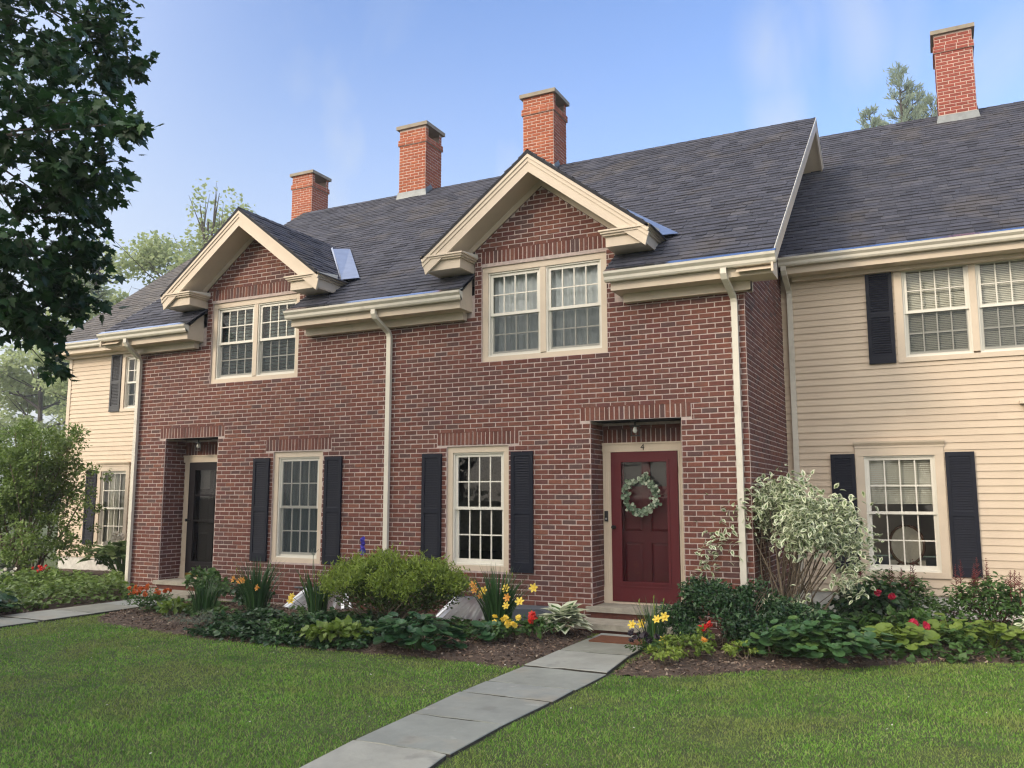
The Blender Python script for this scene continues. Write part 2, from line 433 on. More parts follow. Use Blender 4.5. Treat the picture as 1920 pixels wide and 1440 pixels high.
BH, BL, MJ = 0.0677, 0.2032, 0.0105
def one_brick(mb, O, U, V, N, a, b, c, d, m):
    ja = rng.normal(0, .0011, 4); pr = .006 + rng.uniform(-.0025, .0035); tw = rng.normal(0, .0009, 4)
    a, b, c, d = a + ja[0], b + ja[1], c + ja[2], d + ja[3]
    e = .005
    P = [(a, c), (b, c), (b, d), (a, d)]; Q = [(a + e, c + e), (b - e, c + e), (b - e, d - e), (a + e, d - e)]
    V8 = [O + p[0] * U + p[1] * V - .001 * N for p in P] + [O + q[0] * U + q[1] * V + (pr + t) * N for q, t in zip(Q, tw)]
    mb.add(V8, [(4, 5, 6, 7), (0, 1, 5, 4), (1, 2, 6, 5), (2, 3, 7, 6), (3, 0, 4, 7)], m)
def bricks(mb, O, U, V, N, u0, u1, v0, v1, holes=(), clip=None, m=0, phase=0.0):
    O, U, V, N = map(np.asarray, (O, U, V, N))
    i = int(math.floor(v0 / BH + .5))
    while True:
        za, zb = i * BH, (i + 1) * BH
        if zb > v1 + .02: break
        lo, hi = u0, u1
        if clip:
            lo, hi = clip((za + zb) / 2)
            if hi - lo < .06: i += 1; continue
        for p, q in cut(lo, hi, [(h[0], h[1]) for h in holes if h[2] < (za + zb) / 2 < h[3]]):
            off = phase + (BL / 2 if i % 2 else 0)
            k = math.floor((p - off) / BL)
            while True:
                a, b = max(p, off + k * BL), min(q, off + (k + 1) * BL)
                if a >= q: break
                if b - a > .03:
                    one_brick(mb, O, U, V, N, a + MJ / 2, b - MJ / 2, za + MJ / 2, zb - MJ / 2, m)
                k += 1
        i += 1
def soldiers(mb, O, U, V, N, u0, u1, v0, v1, m=0):
    O, U, V, N = map(np.asarray, (O, U, V, N))
    n = max(1, round((u1 - u0) / BH)); w_ = (u1 - u0) / n
    for k in range(n):
        one_brick(mb, O, U, V, N, u0 + k * w_ + MJ / 2, u0 + (k + 1) * w_ - MJ / 2, v0 + MJ / 2, v1 - MJ / 2, m)

def shingles(mb, O, U, S, N, u0, u1, s0, s1, holes=(), clip=None, expo=.135, m=0):
    O, U, S, N = map(np.asarray, (O, U, S, N))
    s = s0; row = 0
    while s < s1:
        lo, hi = (u0, u1) if clip is None else clip(s + expo / 2)
        sp = [(h[0], h[1]) for h in holes if h[2] < s + expo / 2 < h[3]]
        top = min(s + expo * 1.12, s1)
        for p, q in cut(lo, hi, sp):
            a = p - rng.uniform(0, .25)
            while a < q:
                b = a + rng.choice([.14, .2, .27, .33], p=[.25, .3, .3, .15])
                aa, bb = max(a, p), min(b, q)
                if bb - aa > .012:
                    t = .011 + rng.choice([0, .008], p=[.5, .5]) + rng.uniform(0, .003)
                    ds = rng.normal(0, .003) - (.006 if t > .016 else 0)
                    g = .002
                    V = [O + x * U + y * S + z * N for x, y, z in
                         ((aa + g, s + ds, 0), (bb - g, s + ds, 0), (aa + g, s + ds, t), (bb - g, s + ds, t), (aa + g, top, .003), (bb - g, top, .003))]
                    mb.add(V, [(0, 1, 3, 2), (2, 3, 5, 4), (0, 2, 4), (1, 5, 3)], m)
                a = b
        s += expo; row += 1

def clapboard(mb, O, U, V, N, u0, u1, v0, v1, holes=(), m=0, expo=.1016):
    O, U, V, N = map(np.asarray, (O, U, V, N))
    v = v0
    while v < v1 - .005:
        t = min(v + expo, v1)
        for p, q in cut(u0, u1, [(h[0], h[1]) for h in holes if h[2] < (v + t) / 2 < h[3]]):
            js = [p]
            while q - js[-1] > 4.6: js.append(js[-1] + rng.uniform(1.6, 4.2))
            for p, q in zip(js, js[1:] + [q]):
              j = rng.normal(0, .0012)
              mb.add([O + x * U + y * V + z * N for x, y, z in ((p, v + .012, .001), (q, v + .012, .001), (p, v, .019 + j), (q, v, .019), (p, t + .014, .0015), (q, t + .014, .0015))],
                     [(0, 1, 3, 2), (2, 3, 5, 4)], m)
        v += expo

UX, UY, UZ = A(1, 0, 0), A(0, 1, 0), A(0, 0, 1)

# ------------------------------------------------------------------ windows, shutters, doors (all face -Y)
def casing(mb, x0, x1, z0, z1, yf, yb, w_, m=0, bottom=None):
    b = w_ if bottom is None else bottom
    mb.box(x0, x0 + w_, yf, yb, z0 + b, z1 - w_, m); mb.box(x1 - w_, x1, yf, yb, z0 + b, z1 - w_, m)
    mb.box(x0, x1, yf - .003, yb, z1 - w_, z1, m); mb.box(x0, x1, yf - .006, yb, z0, z0 + b, m)
def sash_unit(win, x0, x1, z0, z1, y, opt):
    """two sliding sashes, each frame + 3 x 1 glazing bars, with its pane"""
    zm = (z0 + z1) / 2
    for k, (a, b, yy) in enumerate(((zm - .02, z1, y), (z0, zm + .02, y + .034))):
        f = MB(); r = .042
        f.box(x0, x0 + r, yy, yy + .032, a, b); f.box(x1 - r, x1, yy, yy + .032, a, b)
        f.box(x0 + r, x1 - r, yy - .002, yy + .032, b - r, b); f.box(x0 + r, x1 - r, yy - .002, yy + .032, a, a + r + (.02 if k else 0))
        xs = [x0 + r + (x1 - x0 - 2 * r) * i / 4 for i in (1, 2, 3)]
        za, zb = a + r, b - r
        for x in xs: f.box(x - .009, x + .009, yy + .004, yy + .024, za, zb)
        f.box(x0 + r, x1 - r, yy + .006, yy + .026, (za + zb) / 2 - .009, (za + zb) / 2 + .009)
        f.build('sash', opt.get('sash', 'white'), win)
        g = MB(); g.quad((x0 + r, yy + .015, za), (x1 - r, yy + .015, za), (x1 - r, yy + .015, zb), (x0 + r, yy + .015, zb))
        g.build('pane', 'glass', win)
    if opt.get('screen'):
        s_ = MB(); hi = zm if opt['screen'] == 'half' else z1 - .02
        s_.quad((x0 + .03, y + .012 if opt['screen'] == 'half' else y - .012, z0 + .03), (x1 - .03, y + .012 if opt['screen'] == 'half' else y - .012, z0 + .03),
                (x1 - .03, y + .012 if opt['screen'] == 'half' else y - .012, hi - .02), (x0 + .03, y + .012 if opt['screen'] == 'half' else y - .012, hi - .02))
        s_.build('insect_screen', 'screen', win)
    if opt.get('blind'):
        bl = MB(); z = z1 - .02; pitch = opt.get('pitch', .045); low = opt.get('low', z0)
        tilt = opt.get('tilt', .5)
        while z > low:
            dy, dz = pitch * .5 * math.cos(tilt), pitch * .55 * math.sin(tilt)
            bl.box(x0 + .02, x1 - .02, y + .10 - dy * .2, y + .103 + dy * .2, z - pitch * .78, z - pitch * .05)
            z -= pitch
        bl.build('blind', opt['blind'], win)
    if opt.get('curtain'):
        for (ca, cb) in opt.get('spans', [(0, 1)]):
            c = MB(); n = 60
            xs = np.linspace(x0 + (x1 - x0) * ca, x0 + (x1 - x0) * cb, n)
            ys = y + .135 + .022 * np.sin(np.linspace(0, 16 * (cb - ca) + 5, n) * 2.2) + .01 * np.sin(np.linspace(0, 50, n))
            V = np.vstack([np.c_[xs, ys, np.full(n, z1)], np.c_[xs, ys * .5 + (y + .135) * .5, np.full(n, z0)]])
            c.add(V, [(i, i + 1, n + i + 1, n + i) for i in range(n - 1)])
            c.build('curtain', opt['curtain'], win, smooth=True)
def window(house, x0, x1, z0, z1, y, units=1, cas=.1, opt=None, header=False, proud=.0, sillw=None):
    opt = opt or {}
    mb = MB()
    casing(mb, x0, x1, z0, z1, y - proud, y + .09, cas, bottom=sillw)
    w_ = (x1 - x0 - 2 * cas - (units - 1) * .085) / units
    for k in range(units - 1):
        xm = x0 + cas + (k + 1) * w_ + k * .085
        mb.box(xm, xm + .085, y - proud + .004, y + .09, z0 + cas, z1 - cas)
    if header:
        mb.box(x0 - .01, x1 + .01, y - proud - .012, y + .02, z1, z1 + .03)
        mb.prism([(x0 - .015, y - proud - .015, z1 + .03), (x0 - .015, y + .02, z1 + .03), (x0 - .015, y + .02, z1 + .095), (x0 - .015, y - proud - .05, z1 + .095), (x0 - .015, y - proud - .045, z1 + .07)], (x1 - x0 + .03, 0, 0))
    win = mb.build('window', opt.get('cas', 'trim'), house)
    b = sillw if sillw is not None else cas
    for k in range(units):
        xa = x0 + cas + k * (w_ + .085)
        fr = MB(); casing(fr, xa, xa + w_, z0 + b, z1 - cas, y + .02, y + .1, .022)
        fr.build('frame', opt.get('sash', 'white'), win)
        sash_unit(win, xa + .022, xa + w_ - .022, z0 + b + .022, z1 - cas - .022, y + .042, opt)
    return win
def shutter(house, x0, x1, z0, z1, y, m='shutter'):
    mb = MB(); st = .052; t = .034
    mb.box(x0, x0 + st, y - t, y, z0, z1); mb.box(x1 - st, x1, y - t, y, z0, z1)
    zm = z0 + (z1 - z0) * .5
    for a, b in ((z0, z0 + .13), (zm - .035, zm + .035), (z1 - .06, z1)): mb.box(x0 + st, x1 - st, y - t + .002, y, a, b)
    for a, b in ((z0 + .13, zm - .035), (zm + .035, z1 - .06)):
        n = int((b - a) / .034); h = (b - a) / n
        for i in range(n):
            z = a + i * h
            mb.prism([(x0 + st, y - t + .004, z), (x0 + st, y - t + .010, z - .001), (x0 + st, y - .006, z + h * .95), (x0 + st, y - .012, z + h)], (x1 - x0 - 2 * st, 0, 0))
    return mb.build('shutter', m, house)

# ------------------------------------------------------------------ THE BRICK DOUBLE HOUSE
XL, XR = -5.36, 5.46
GZ = -0.30
EY, EZ, SL = -0.45, 4.30, 0.729           # eave line and pitch of the brick house
RY, RZ = 4.90, 8.20
RX = 5.90
cs = 1 / math.hypot(1, SL); sn = SL * cs
DC, DW0, DW1 = 2.663, 1.58, 3.745         # dormer centre, its brick cheeks
brick_house = thing('brick_house', 'red brick double house with two gabled dormers and two recessed doors', 'house', (0, 0, GZ))
bw = MB()
holes = []; res = []; sol = []
for s in (1, -1):
    X = lambda a, b: (a, b) if s > 0 else (-b, -a)
    uo = X(1.700, 3.626); gd = X(1.133, 2.136); dr = X(3.368, 4.610)
    holes += [(*uo, 3.318, 4.720), (*gd, .363, 2.110), (*dr, -.12, 2.40)]
    sol += [(*X(1.69, 3.64), 4.765, 4.968), (*X(.968, 2.30), 2.125, 2.328), (*X(3.225, 4.745), 2.40, 2.603)]
openings = list(holes)
solid_skip = holes + sol + [(XL, 9, 4.02, 9)]
# front, up to the frieze
bricks(bw, A(0, 0, 0), UX, UZ, -UY, XL, XR, GZ, 4.02, holes=holes + sol, m=1)
for s_ in sol: soldiers(bw, A(0, 0, 0), UX, UZ, -UY, *s_, m=1)
sheet(bw, A(0, 0, 0), UX, UZ, XL, XR, GZ - .2, 4.32, holes=openings)
GA = 5.80                                       # gable apex of the dormer brick
for s in (1, -1):
    c = DC * s
    clipf = lambda v, c=c: (c - min(1.083, (GA - v) / .765), c + min(1.083, (GA - v) / .765))
    bricks(bw, A(0, 0, 0), UX, UZ, -UY, c - 1.083, c + 1.083, 4.02, GA, holes=holes + sol, clip=clipf, m=1)
    sheet(bw, A(0, 0, 0), UX, UZ, c - 1.083, c + 1.083, 4.32, 4.97, holes=openings)
    bw.add([(c - 1.083, 0, 4.97), (c + 1.083, 0, 4.97), (c, 0, GA)], [(0, 1, 2)])
    for e in (-1, 1):                            # cheeks of the dormer
        bw.quad((c + e * 1.083, 0, 4.0), (c + e * 1.083, 1.2, 4.0), (c + e * 1.083, 1.2, 5.0), (c + e * 1.083, 0, 5.0))
    # reveals of window openings
for (a, b, c_, d) in openings:
    deep = .10 if d - c_ < 2.2 else .47
    if deep < .2:
        bw.quad((a, 0, c_), (a, deep, c_), (a, deep, d), (a, 0, d)); bw.quad((b, 0, c_), (b, deep, c_), (b, deep, d), (b, 0, d))
        bw.quad((a, 0, d), (b, 0, d), (b, deep, d), (a, deep, d)); bw.quad((a, 0, c_), (b, 0, c_), (b, deep, c_), (a, deep, c_))
    else:
        for x, n in ((a, UX), (b, -UX)):
            bricks(bw, A(x, 0, 0), UY, UZ, n, .004, deep, GZ, d, m=1, phase=.05)
            bw.quad((x, 0, GZ), (x, deep, GZ), (x, deep, d), (x, 0, d))
        bw.quad((a, 0, d), (b, 0, d), (b, deep, d), (a, deep, d), 2)  # recess ceiling near black: its shade is painted into the colour
        sheet(bw, A(0, deep, 0), UX, UZ, a, b, GZ, d, holes=[(a + .13, b - .13, -.1, 2.06)])
        soldiers(bw, A(0, deep, 0), UX, UZ, -UY, a, b, 2.112, 2.112 + .22, m=1)
        bricks(bw, A(0, deep, 0), UX, UZ, -UY, a, b, 2.335, 2.41, m=1)
# right and left side walls, back wall
bricks(bw, A(XR, 0, 0), UY, UZ, UX, .003, 2.95, GZ, 4.06, m=1, phase=.1)
sheet(bw, A(XR, 0, 0), UY, UZ, 0, 9.8, GZ - .2, 4.3)
bricks(bw, A(XL, 0, 0), UY, UZ, -UX, .003, 2.95, GZ, 4.06, m=1, phase=.1)
sheet(bw, A(XL, 0, 0), UY, UZ, 0, 9.8, GZ - .2, 4.3)
for x, n in ((XR, UX), (XL, -UX)):
    bricks(bw, A(x, 0, 0), UY, UZ, n, .003, 2.95, 4.06, 5.60, clip=lambda z: (max(.003, (z - 4.06) / .811), 2.95), m=1, phase=.1)
    bw.add([(x, .25, 4.3), (x, 9.55, 4.3), (x, 7.87, 5.63), (x, 1.93, 5.63)], [(0, 1, 2, 3)])
sheet(bw, A(0, 9.8, 0), UX, UZ, XL, XR, GZ - .2, 4.3)
sheet(bw, A(0, 0, 2.62), UX, UY, XL + .02, XR - .02, .5, 9.7, m=2)      # upper floor
sheet(bw, A(0, 0, -.03), UX, UY, XL + .02, XR - .02, .5, 9.7, m=2)
wall = bw.build('brick_wall', ['mortar', 'brick', 'deck'], brick_house)

# gable ends above the brick: painted boards
for s, x in ((1, XR), (-1, XL)):
    gb = MB()
    gb.prism([(x, 1.93, 5.62), (x, 7.87, 5.62), (x, RY, RZ - .18)], (.03 * s, 0, 0))
    for yy in np.arange(3.2, 6.8, .42):
        zt = RZ - .18 - abs(yy - RY) * (RZ - .18 - 4.06) / 4.88
        gb.box(x + .03 * s - .001, x + .045 * s, yy, yy + .03, 5.63, zt - .05) if s > 0 else None
    gb.build('gable_panel', 'trim', brick_house)
# roof
SV = A(0, cs, sn); SNV = A(0, -sn, cs)
slen = math.hypot(RY - EY, RZ - EZ)
roof_holes = [(s * DC - 1.09, s * DC + 1.09, -.2, .57 + 1.15) for s in (1, -1)]
rf = MB()
O = A(0, EY, EZ)
shingles(rf, O, UX, SV, SNV, -RX, RX, -.02, slen, holes=roof_holes, m=1)
sheet(rf, O - .002 * SNV, UX, SV, -RX, RX, -.015, slen, holes=roof_holes, m=0)
sheet(rf, O - .035 * SNV, UX, SV, -RX, RX, 0, slen, holes=roof_holes, m=0)
rf.quad((-RX, RY, RZ - .002), (RX, RY, RZ - .002), (RX, 10.25, EZ), (-RX, 10.25, EZ), 0)
SVb = A(0, -cs, sn); SNb = A(0, sn, cs)
shingles(rf, A(0, 10.25, EZ), UX, SVb, SNb, -RX, RX, 0, slen, expo=.4, m=1)
for k in range(int(2 * RX / .22)):               # ridge caps
    a = -RX + k * .22
    rf.add([(a, RY - .13, RZ - .085), (a + .24, RY - .13, RZ - .088), (a + .24, RY, RZ + .012), (a, RY, RZ + .02), (a, RY + .13, RZ - .085), (a + .24, RY + .13, RZ - .088)],
           [(0, 1, 2, 3), (3, 2, 5, 4)], 1)
roof = rf.build('roof', ['deck', 'shingle'], brick_house)
# rake boards at both ends: drip edge, fascia, soffit
for s in (1, -1):
    rk = MB(); x = s * RX
    for (y0, z0, y1, z1) in ((EY, EZ, RY, RZ), (10.25, EZ, RY, RZ)):
        P = [(x - s * .03, y0, z0 - .235), (x - s * .03, y0, z0 - .03), (x - s * .03, y1, z1 - .03), (x - s * .03, y1, z1 - .235)]
        rk.prism(P, (s * .028, 0, 0))
        rk.quad((x - s * .03, y0, z0 - .20), (s * 5.45, y0, z0 - .20), (s * 5.45, y1, z1 - .20), (x - s * .03, y1, z1 - .20))
        rk.prism([(x, y0, z0 - .04), (x, y0, z0 + .006), (x, y1, z1 + .006), (x, y1, z1 - .04)], (s * .008, 0, 0), 1)
    rk.build('rake_board', ['trim', 'white'], brick_house)

# eaves: box cornice, frieze, gutter, metal drip edge
def eave(house, x0, x1, y, ez, ext0=0, ext1=0, froff=.09, f0=None, f1=None, wallz=3.95):
    """y = wall plane"""
    e = MB(); ey = y + EY
    b0, b1 = x0 + .055, x1 - .055
    e.box(b0, b1, ey + .09, y - .001, ez - .235, ez - .02)
    e.box(b0 + .0, b1, ey + .075, ey + .09, ez - .12, ez - .03)
    e.box((b0 + .09) if f0 is None else f0, (b1 - .09) if f1 is None else f1, y - .115, y - .002, wallz, ez - .235)
    e.prism([(b0 + .01, ey + .12, ez - .02), (b0 + .01, y, ez - .02), (b0 + .01, y, ez + (y - ey) * SL - .06)], (.02, 0, 0))
    e.prism([(b1 - .03, ey + .12, ez - .02), (b1 - .03, y, ez - .02), (b1 - .03, y, ez + (y - ey) * SL - .06)], (.02, 0, 0))
    e.build('eave_cornice', 'trim', house)
    g = MB()
    P = [(x0, ey + .06, ez - .13), (x0, ey + .005, ez - .13), (x0, ey - .012, ez - .105), (x0, ey - .016, ez - .07), (x0, ey - .05, ez - .035), (x0, ey - .055, ez - .005),
         (x0, ey - .045, ez - .003), (x0, ey - .04, ez - .035), (x0, ey - .006, ez - .075), (x0, ey + .05, ez - .12)]
    g.prism(P, (x1 - x0, 0, 0))
    for xx in (x0, x1 - .004): g.prism([(xx, ey + .06, ez - .129), (xx, ey + .005, ez - .129), (xx, ey - .011, ez - .10), (xx, ey - .015, ez - .07), (xx, ey - .049, ez - .035), (xx, ey - .054, ez - .006), (xx, ey + .06, ez - .006)], (.004, 0, 0))
    g.build('gutter', 'gutter', house)
    d = MB()
    d.prism([(x0, ey - .03, ez - .004), (x0, ey - .032, ez + .004), (x0, ey + .055, ez + .055), (x0, ey + .055, ez + .035)], (x1 - x0, 0, 0))
    d.build('drip_edge', 'drip', house)
eave(brick_house, -5.93, -3.76, 0, EZ, f0=XL - .1)
eave(brick_house, -1.60, 1.60, 0, EZ)
eave(brick_house, 3.76, 5.93, 0, EZ, f1=XR + .1)
for s, x in ((1, XR), (-1, XL)):                     # frieze and soffit returning along the side walls
    fr = MB()
    fr.box(min(x + s * .047, x + s * .1), max(x + s * .047, x + s * .1), -.1, .07, 3.95, 4.12)
    fr.build('frieze_return', 'trim', brick_house)

# dormer roofs
DZ, DS = 6.165, .765
dn = 1 / math.hypot(1, DS)
for s in (1, -1):
    c = DC * s; y0 = EY - .03
    hw = 1.72
    ymeet = lambda z: EY + (z - EZ) / SL
    d = MB()
    for e in (-1, 1):
        U_ = A(0, 1, 0); S_ = A(-e * dn, 0, DS * dn); N_ = A(e * DS * dn, 0, dn)
        O_ = A(c + e * hw, y0, DZ - hw * DS)
        L_ = hw / dn
        clipf = lambda t: (0, ymeet(DZ - hw * DS + t * DS * dn) - y0 + .02)
        shingles(d, O_, U_, S_, N_, 0, 3, -.02, L_, clip=clipf, m=1)
        za = DZ - hw * DS
        d.add([O_ - .004 * N_, A(c, y0, DZ - .004), A(c, ymeet(DZ), DZ - .004), A(c + e * hw, ymeet(za), za - .004)], [(0, 1, 2, 3)])
        d.add([O_ - .035 * N_, A(c, y0, DZ - .045), A(c, ymeet(DZ), DZ - .045), A(c + e * hw, ymeet(za), za - .045)], [(0, 1, 2, 3)])
        d.add([O_ - .035 * N_, A(c, y0, DZ - .045), A(c, y0, DZ), O_ + .004 * N_], [(0, 1, 2, 3)])
    for k in range(13):
        a = y0 + k * .2
        d.add([(c - .12, a, DZ - .075), (c - .12, a + .22, DZ - .078), (c, a + .22, DZ + .012), (c, a, DZ + .022), (c + .12, a, DZ - .075), (c + .12, a + .22, DZ - .078)], [(0, 1, 2, 3), (3, 2, 5, 4)], 1)
    d.build('dormer_roof', ['deck', 'shingle'], brick_house)
    # valley flashing on the two sides
    for e in (-1, 1):
        f = MB()
        za = DZ - hw * DS + .02
        p0 = A(c + e * (hw - .06), ymeet(za) - .02, za + .02); p1 = A(c + e * .35, ymeet(DZ - .35 * DS), DZ - .35 * DS + .03)
        f.add([p0 + A(e * .02, -.16, .0), p0 + A(e * .22, .06, .06), p1 + A(e * .2, .09, .075), p1 + A(e * .02, -.2, .02)], [(0, 1, 2, 3)])
        f.add([p0 + A(e * .02, -.18, .0), p0 + A(e * .02, -.16, .03), p1 + A(e * .02, -.2, .05), p1 + A(e * .0, -.22, .03)], [(0, 1, 2, 3)])
        f.build('valley_flashing', 'flash', brick_house)
    # rake: two boards with moulding, soffit to the wall
    b = MB()
    yf = EY + .0
    for e in (-1, 1):
        def pt(dx, drop, y): return (c + e * dx, y, DZ - dx * DS - drop)
        b.prism([pt(0, .30, yf), pt(1.66, .30, yf), pt(1.70, .13, yf), pt(0, .13, yf)], (0, .035, 0))
        b.prism([pt(0, .155, yf - .012), pt(1.70, .155, yf - .012), pt(1.715, .09, yf - .012), pt(0, .09, yf - .012)], (0, .02, 0))
        b.prism([pt(0, .095, yf - .026), pt(1.70, .095, yf - .026), pt(1.72, .035, yf - .026), pt(0, .035, yf - .026)], (0, .03, 0))
        b.quad(pt(0, .265, yf + .03), pt(1.66, .265, yf + .03), pt(1.66, .265, .02), pt(0, .265, .02))
        b.prism([pt(.0, .36, -.03), pt(1.3, .36, -.03), pt(1.3, .26, -.03), pt(0, .26, -.03)], (0, .024, 0))
    b.build('rake_board', 'trim', brick_house)
    for e in (-1, 1):
        r = MB()
        xi, xo = c + e * 1.03, c + e * 1.72
        xa, xb = min(xi, xo), max(xi, xo)
        zt = 4.865
        # little sloped cap, crown, box
        r.prism([(xa, yf - .03, zt), (xa, .01, zt), (xa, .01, zt + .06)], (xb - xa, 0, 0), 1)
        for (ox, oy, z0_, z1_) in ((0.0, 0.0, zt - .022, zt), (.02, .02, zt - .05, zt - .022), (.045, .045, zt - .075, zt - .05)):
            r.box(xa + ox, xb - ox, yf - .03 + oy, .75, z0_, z1_)
        r.box(xa + .075, xb - .075, yf + .055, .7, zt - .215, zt - .075)
        r.build('cornice_return', ['trim', 'white'], brick_house)

# windows of the brick house
window(brick_house, 1.687, 3.639, 3.305, 4.733, .028, units=2, cas=.1, opt=dict(curtain='curtain', screen='half'), sillw=.085)
window(brick_house, -3.639, -1.687, 3.305, 4.733, .028, units=2, cas=.1, opt=dict(blind='blind_dark', screen='half', pitch=.06), sillw=.085)
window(brick_house, 1.12, 2.149, .35, 2.123, .028, cas=.1, opt=dict(), sillw=.085)
window(brick_house, -2.149, -1.12, .35, 2.123, .028, cas=.1, opt=dict(screen='full', curtain='blind_dark'), sillw=.085)
for a, b in ((.733, 1.06), (2.19, 2.526)):
    shutter(brick_house, a, b, .366, 2.016, -.012); shutter(brick_house, -b, -a, .366, 2.016, -.012)

# doors
def fluted(mb, x0, x1, y, z0, z1):
    mb.box(x0, x1, y, y + .04, z0, z1)
    mb.box(x0 - .006, x1 + .006, y - .008, y + .04, z0, z0 + .2)
    for k in range(4):
        a = x0 + (x1 - x0) * (k + .6) / 4.4
        mb.box(a - .008, a + .008, y - .008, y + .002, z0 + .2, z1)
def doorway(s):
    X = lambda a, b: (a, b) if s > 0 else (-b, -a)
    f = MB(); y = .425
    a, b = X(3.378, 3.50); fluted(f, a, b, y, -.02, 2.10)
    a, b = X(4.435, 4.565); fluted(f, a, b, y, -.02, 2.10)
    a, b = X(3.37, 4.60); f.box(a, b, y - .006, y + .04, 2.0, 2.105); f.box(a, b, y - .022, y + .04, 2.105, 2.125)
    a, b = X(3.38, 4.6); f.box(a, b, y - .01, y + .3, -.03, .0)
    frame = f.build('door_frame', 'trim', brick_house)
    x0, x1 = X(3.502, 4.432)
    z0, z1 = 0.005, 1.995
    # storm door: wide stiles round one tall pane
    st = MB(); ys = .405
    wl_, wt, wb = .135, .125, .25
    st.box(x0, x0 + wl_, ys, ys + .035, z0, z1); st.box(x1 - wl_, x1, ys, ys + .035, z0, z1)
    st.box(x0 + wl_, x1 - wl_, ys + .001, ys + .035, z1 - wt, z1); st.box(x0 + wl_, x1 - wl_, ys + .001, ys + .035, z0, z0 + wb)
    for (a, b, c_, d_) in ((x0 + wl_ - .02, x0 + wl_ + .012, z0 + wb, z1 - wt), (x1 - wl_ - .012, x1 - wl_ + .02, z0 + wb, z1 - wt)): st.box(a, b, ys - .009, ys + .03, c_, d_)
    for (c_, d_) in ((z0 + wb - .012, z0 + wb + .016), (z1 - wt - .012, z1 - wt + .016), (z0 + wb - .06, z0 + wb - .045)): st.box(x0 + wl_ - .02, x1 - wl_ + .02, ys - .011, ys + .03, c_, d_)
    if s < 0:
        for zc in (1.42, .98): st.box(x0 + wl_, x1 - wl_, ys + .002, ys + .03, zc - .014, zc + .014)
        st.box(x0 + .02, x1 - .02, ys - .01, ys + .02, z0 + .01, z0 + .07, 1)
    sd_ = st.build('storm_door', ['door_red' if s > 0 else 'door_dark', 'brass'], brick_house)
    g = MB(); g.quad((x0 + wl_, ys + .018, z0 + wb), (x1 - wl_, ys + .018, z0 + wb), (x1 - wl_, ys + .018, z1 - wt), (x0 + wl_, ys + .018, z1 - wt))
    g.build('pane', 'glass_door', sd_)
    h = MB(); kx = x0 + .045
    h.tube([(kx, ys, .985), (kx, ys - .03, .985), (kx, ys - .05, .985)], [.022, .012, .012], 10)
    h.tube([(kx, ys - .045, .985), (kx, ys - .055, .985), (kx, ys - .075, .985), (kx, ys - .085, .985)], [.012, .026, .026, .01], 12)
    h.build('door_knob', 'black', sd_, smooth=True)
    for zc in (.25, 1.0, 1.75):
        hg = MB(); hg.tube([(x1 - .002, ys - .005, zc - .04), (x1 - .002, ys - .005, zc + .04)], .009, 8)
        hg.build('hinge', 'door_red' if s > 0 else 'black', sd_)
    # six panelled entrance door behind
    e = MB(); ye = .50
    ea, eb = x0 + .03, x1 - .03
    mid = (ea + eb) / 2
    rails = [(z0, .21), (.80, .96), (1.30, 1.42), (1.56, 1.62), (1.86, z1)]
    rails = [(z0, .22), (.78, .93), (1.42, 1.53), (1.86, z1)]
    e.box(ea, ea + .12, ye, ye + .04, z0, z1); e.box(eb - .12, eb, ye, ye + .04, z0, z1); e.box(mid - .06, mid + .06, ye + .0005, ye + .04, z0, z1)
    for a_, b_ in rails:
        e.box(ea + .12, mid - .06, ye + .001, ye + .04, a_, b_); e.box(mid + .06, eb - .12, ye + .001, ye + .04, a_, b_)
    for (pa, pb) in ((ea + .12, mid - .06), (mid + .06, eb - .12)):
        for k in range(3):
            za, zb = rails[k][1], rails[k + 1][0]
            e.quad((pa, ye + .022, za), (pb, ye + .022, za), (pb, ye + .022, zb), (pa, ye + .022, zb), 1 if k == 2 else 0)
            if k < 2:
                i_ = .035
                V = [(pa, ye + .021, za), (pb, ye + .021, za), (pb, ye + .021, zb), (pa, ye + .021, zb), (pa + i_, ye + .008, za + i_), (pb - i_, ye + .008, za + i_), (pb - i_, ye + .008, zb - i_), (pa + i_, ye + .008, zb - i_)]
                e.add(V, [(4, 5, 6, 7), (0, 1, 5, 4), (1, 2, 6, 5), (2, 3, 7, 6), (3, 0, 4, 7)])
    e.build('entrance_door', ['door_inner' if s > 0 else 'door_dark', 'black'], brick_house)
    # steps
    p = MB(); a, b = X(3.30, 4.66)
    p.box(a, b, -.075, .46, -.09, -.025); p.box(a + .05, b - .05, -.02, .44, GZ, -.09, 1)
    p.build('doorstep', ['stone', 'brick'], brick_house)
    p = MB(); a, b = X(3.30, 4.75)
    p.box(a, b, -.56, -.05, -.235, -.165); p.box(a + .06, b - .06, -.50, -.08, GZ - .05, -.235, 1)
    p.build('doorstep', ['stone', 'brick'], brick_house)
    # lantern in the porch ceiling
    l_ = MB(); cx = (3.92 if s > 0 else -4.05)
    l_.tube([(cx, .22, 2.4), (cx, .22, 2.385)], .06, 12); l_.tube([(cx, .22, 2.39), (cx, .22, 2.33)], .012, 8)
    for dx in (-.055, .055): l_.box(cx + dx - .005, cx + dx + .005, .215, .225, 2.20, 2.33)
    l_.box(cx - .06, cx + .06, .16, .28, 2.325, 2.335); l_.box(cx - .06, cx + .06, .19, .25, 2.195, 2.205)
    lo = l_.build('porch_light', 'black', brick_house)
    bl = MB(); bl.tube([(cx, .22, 2.32), (cx, .22, 2.30), (cx, .22, 2.27), (cx, .22, 2.245), (cx, .22, 2.235)], [.012, .025, .034, .025, .008], 12)
    bl.build('bulb', 'bulb', lo, smooth=True)
doorway(1); doorway(-1)
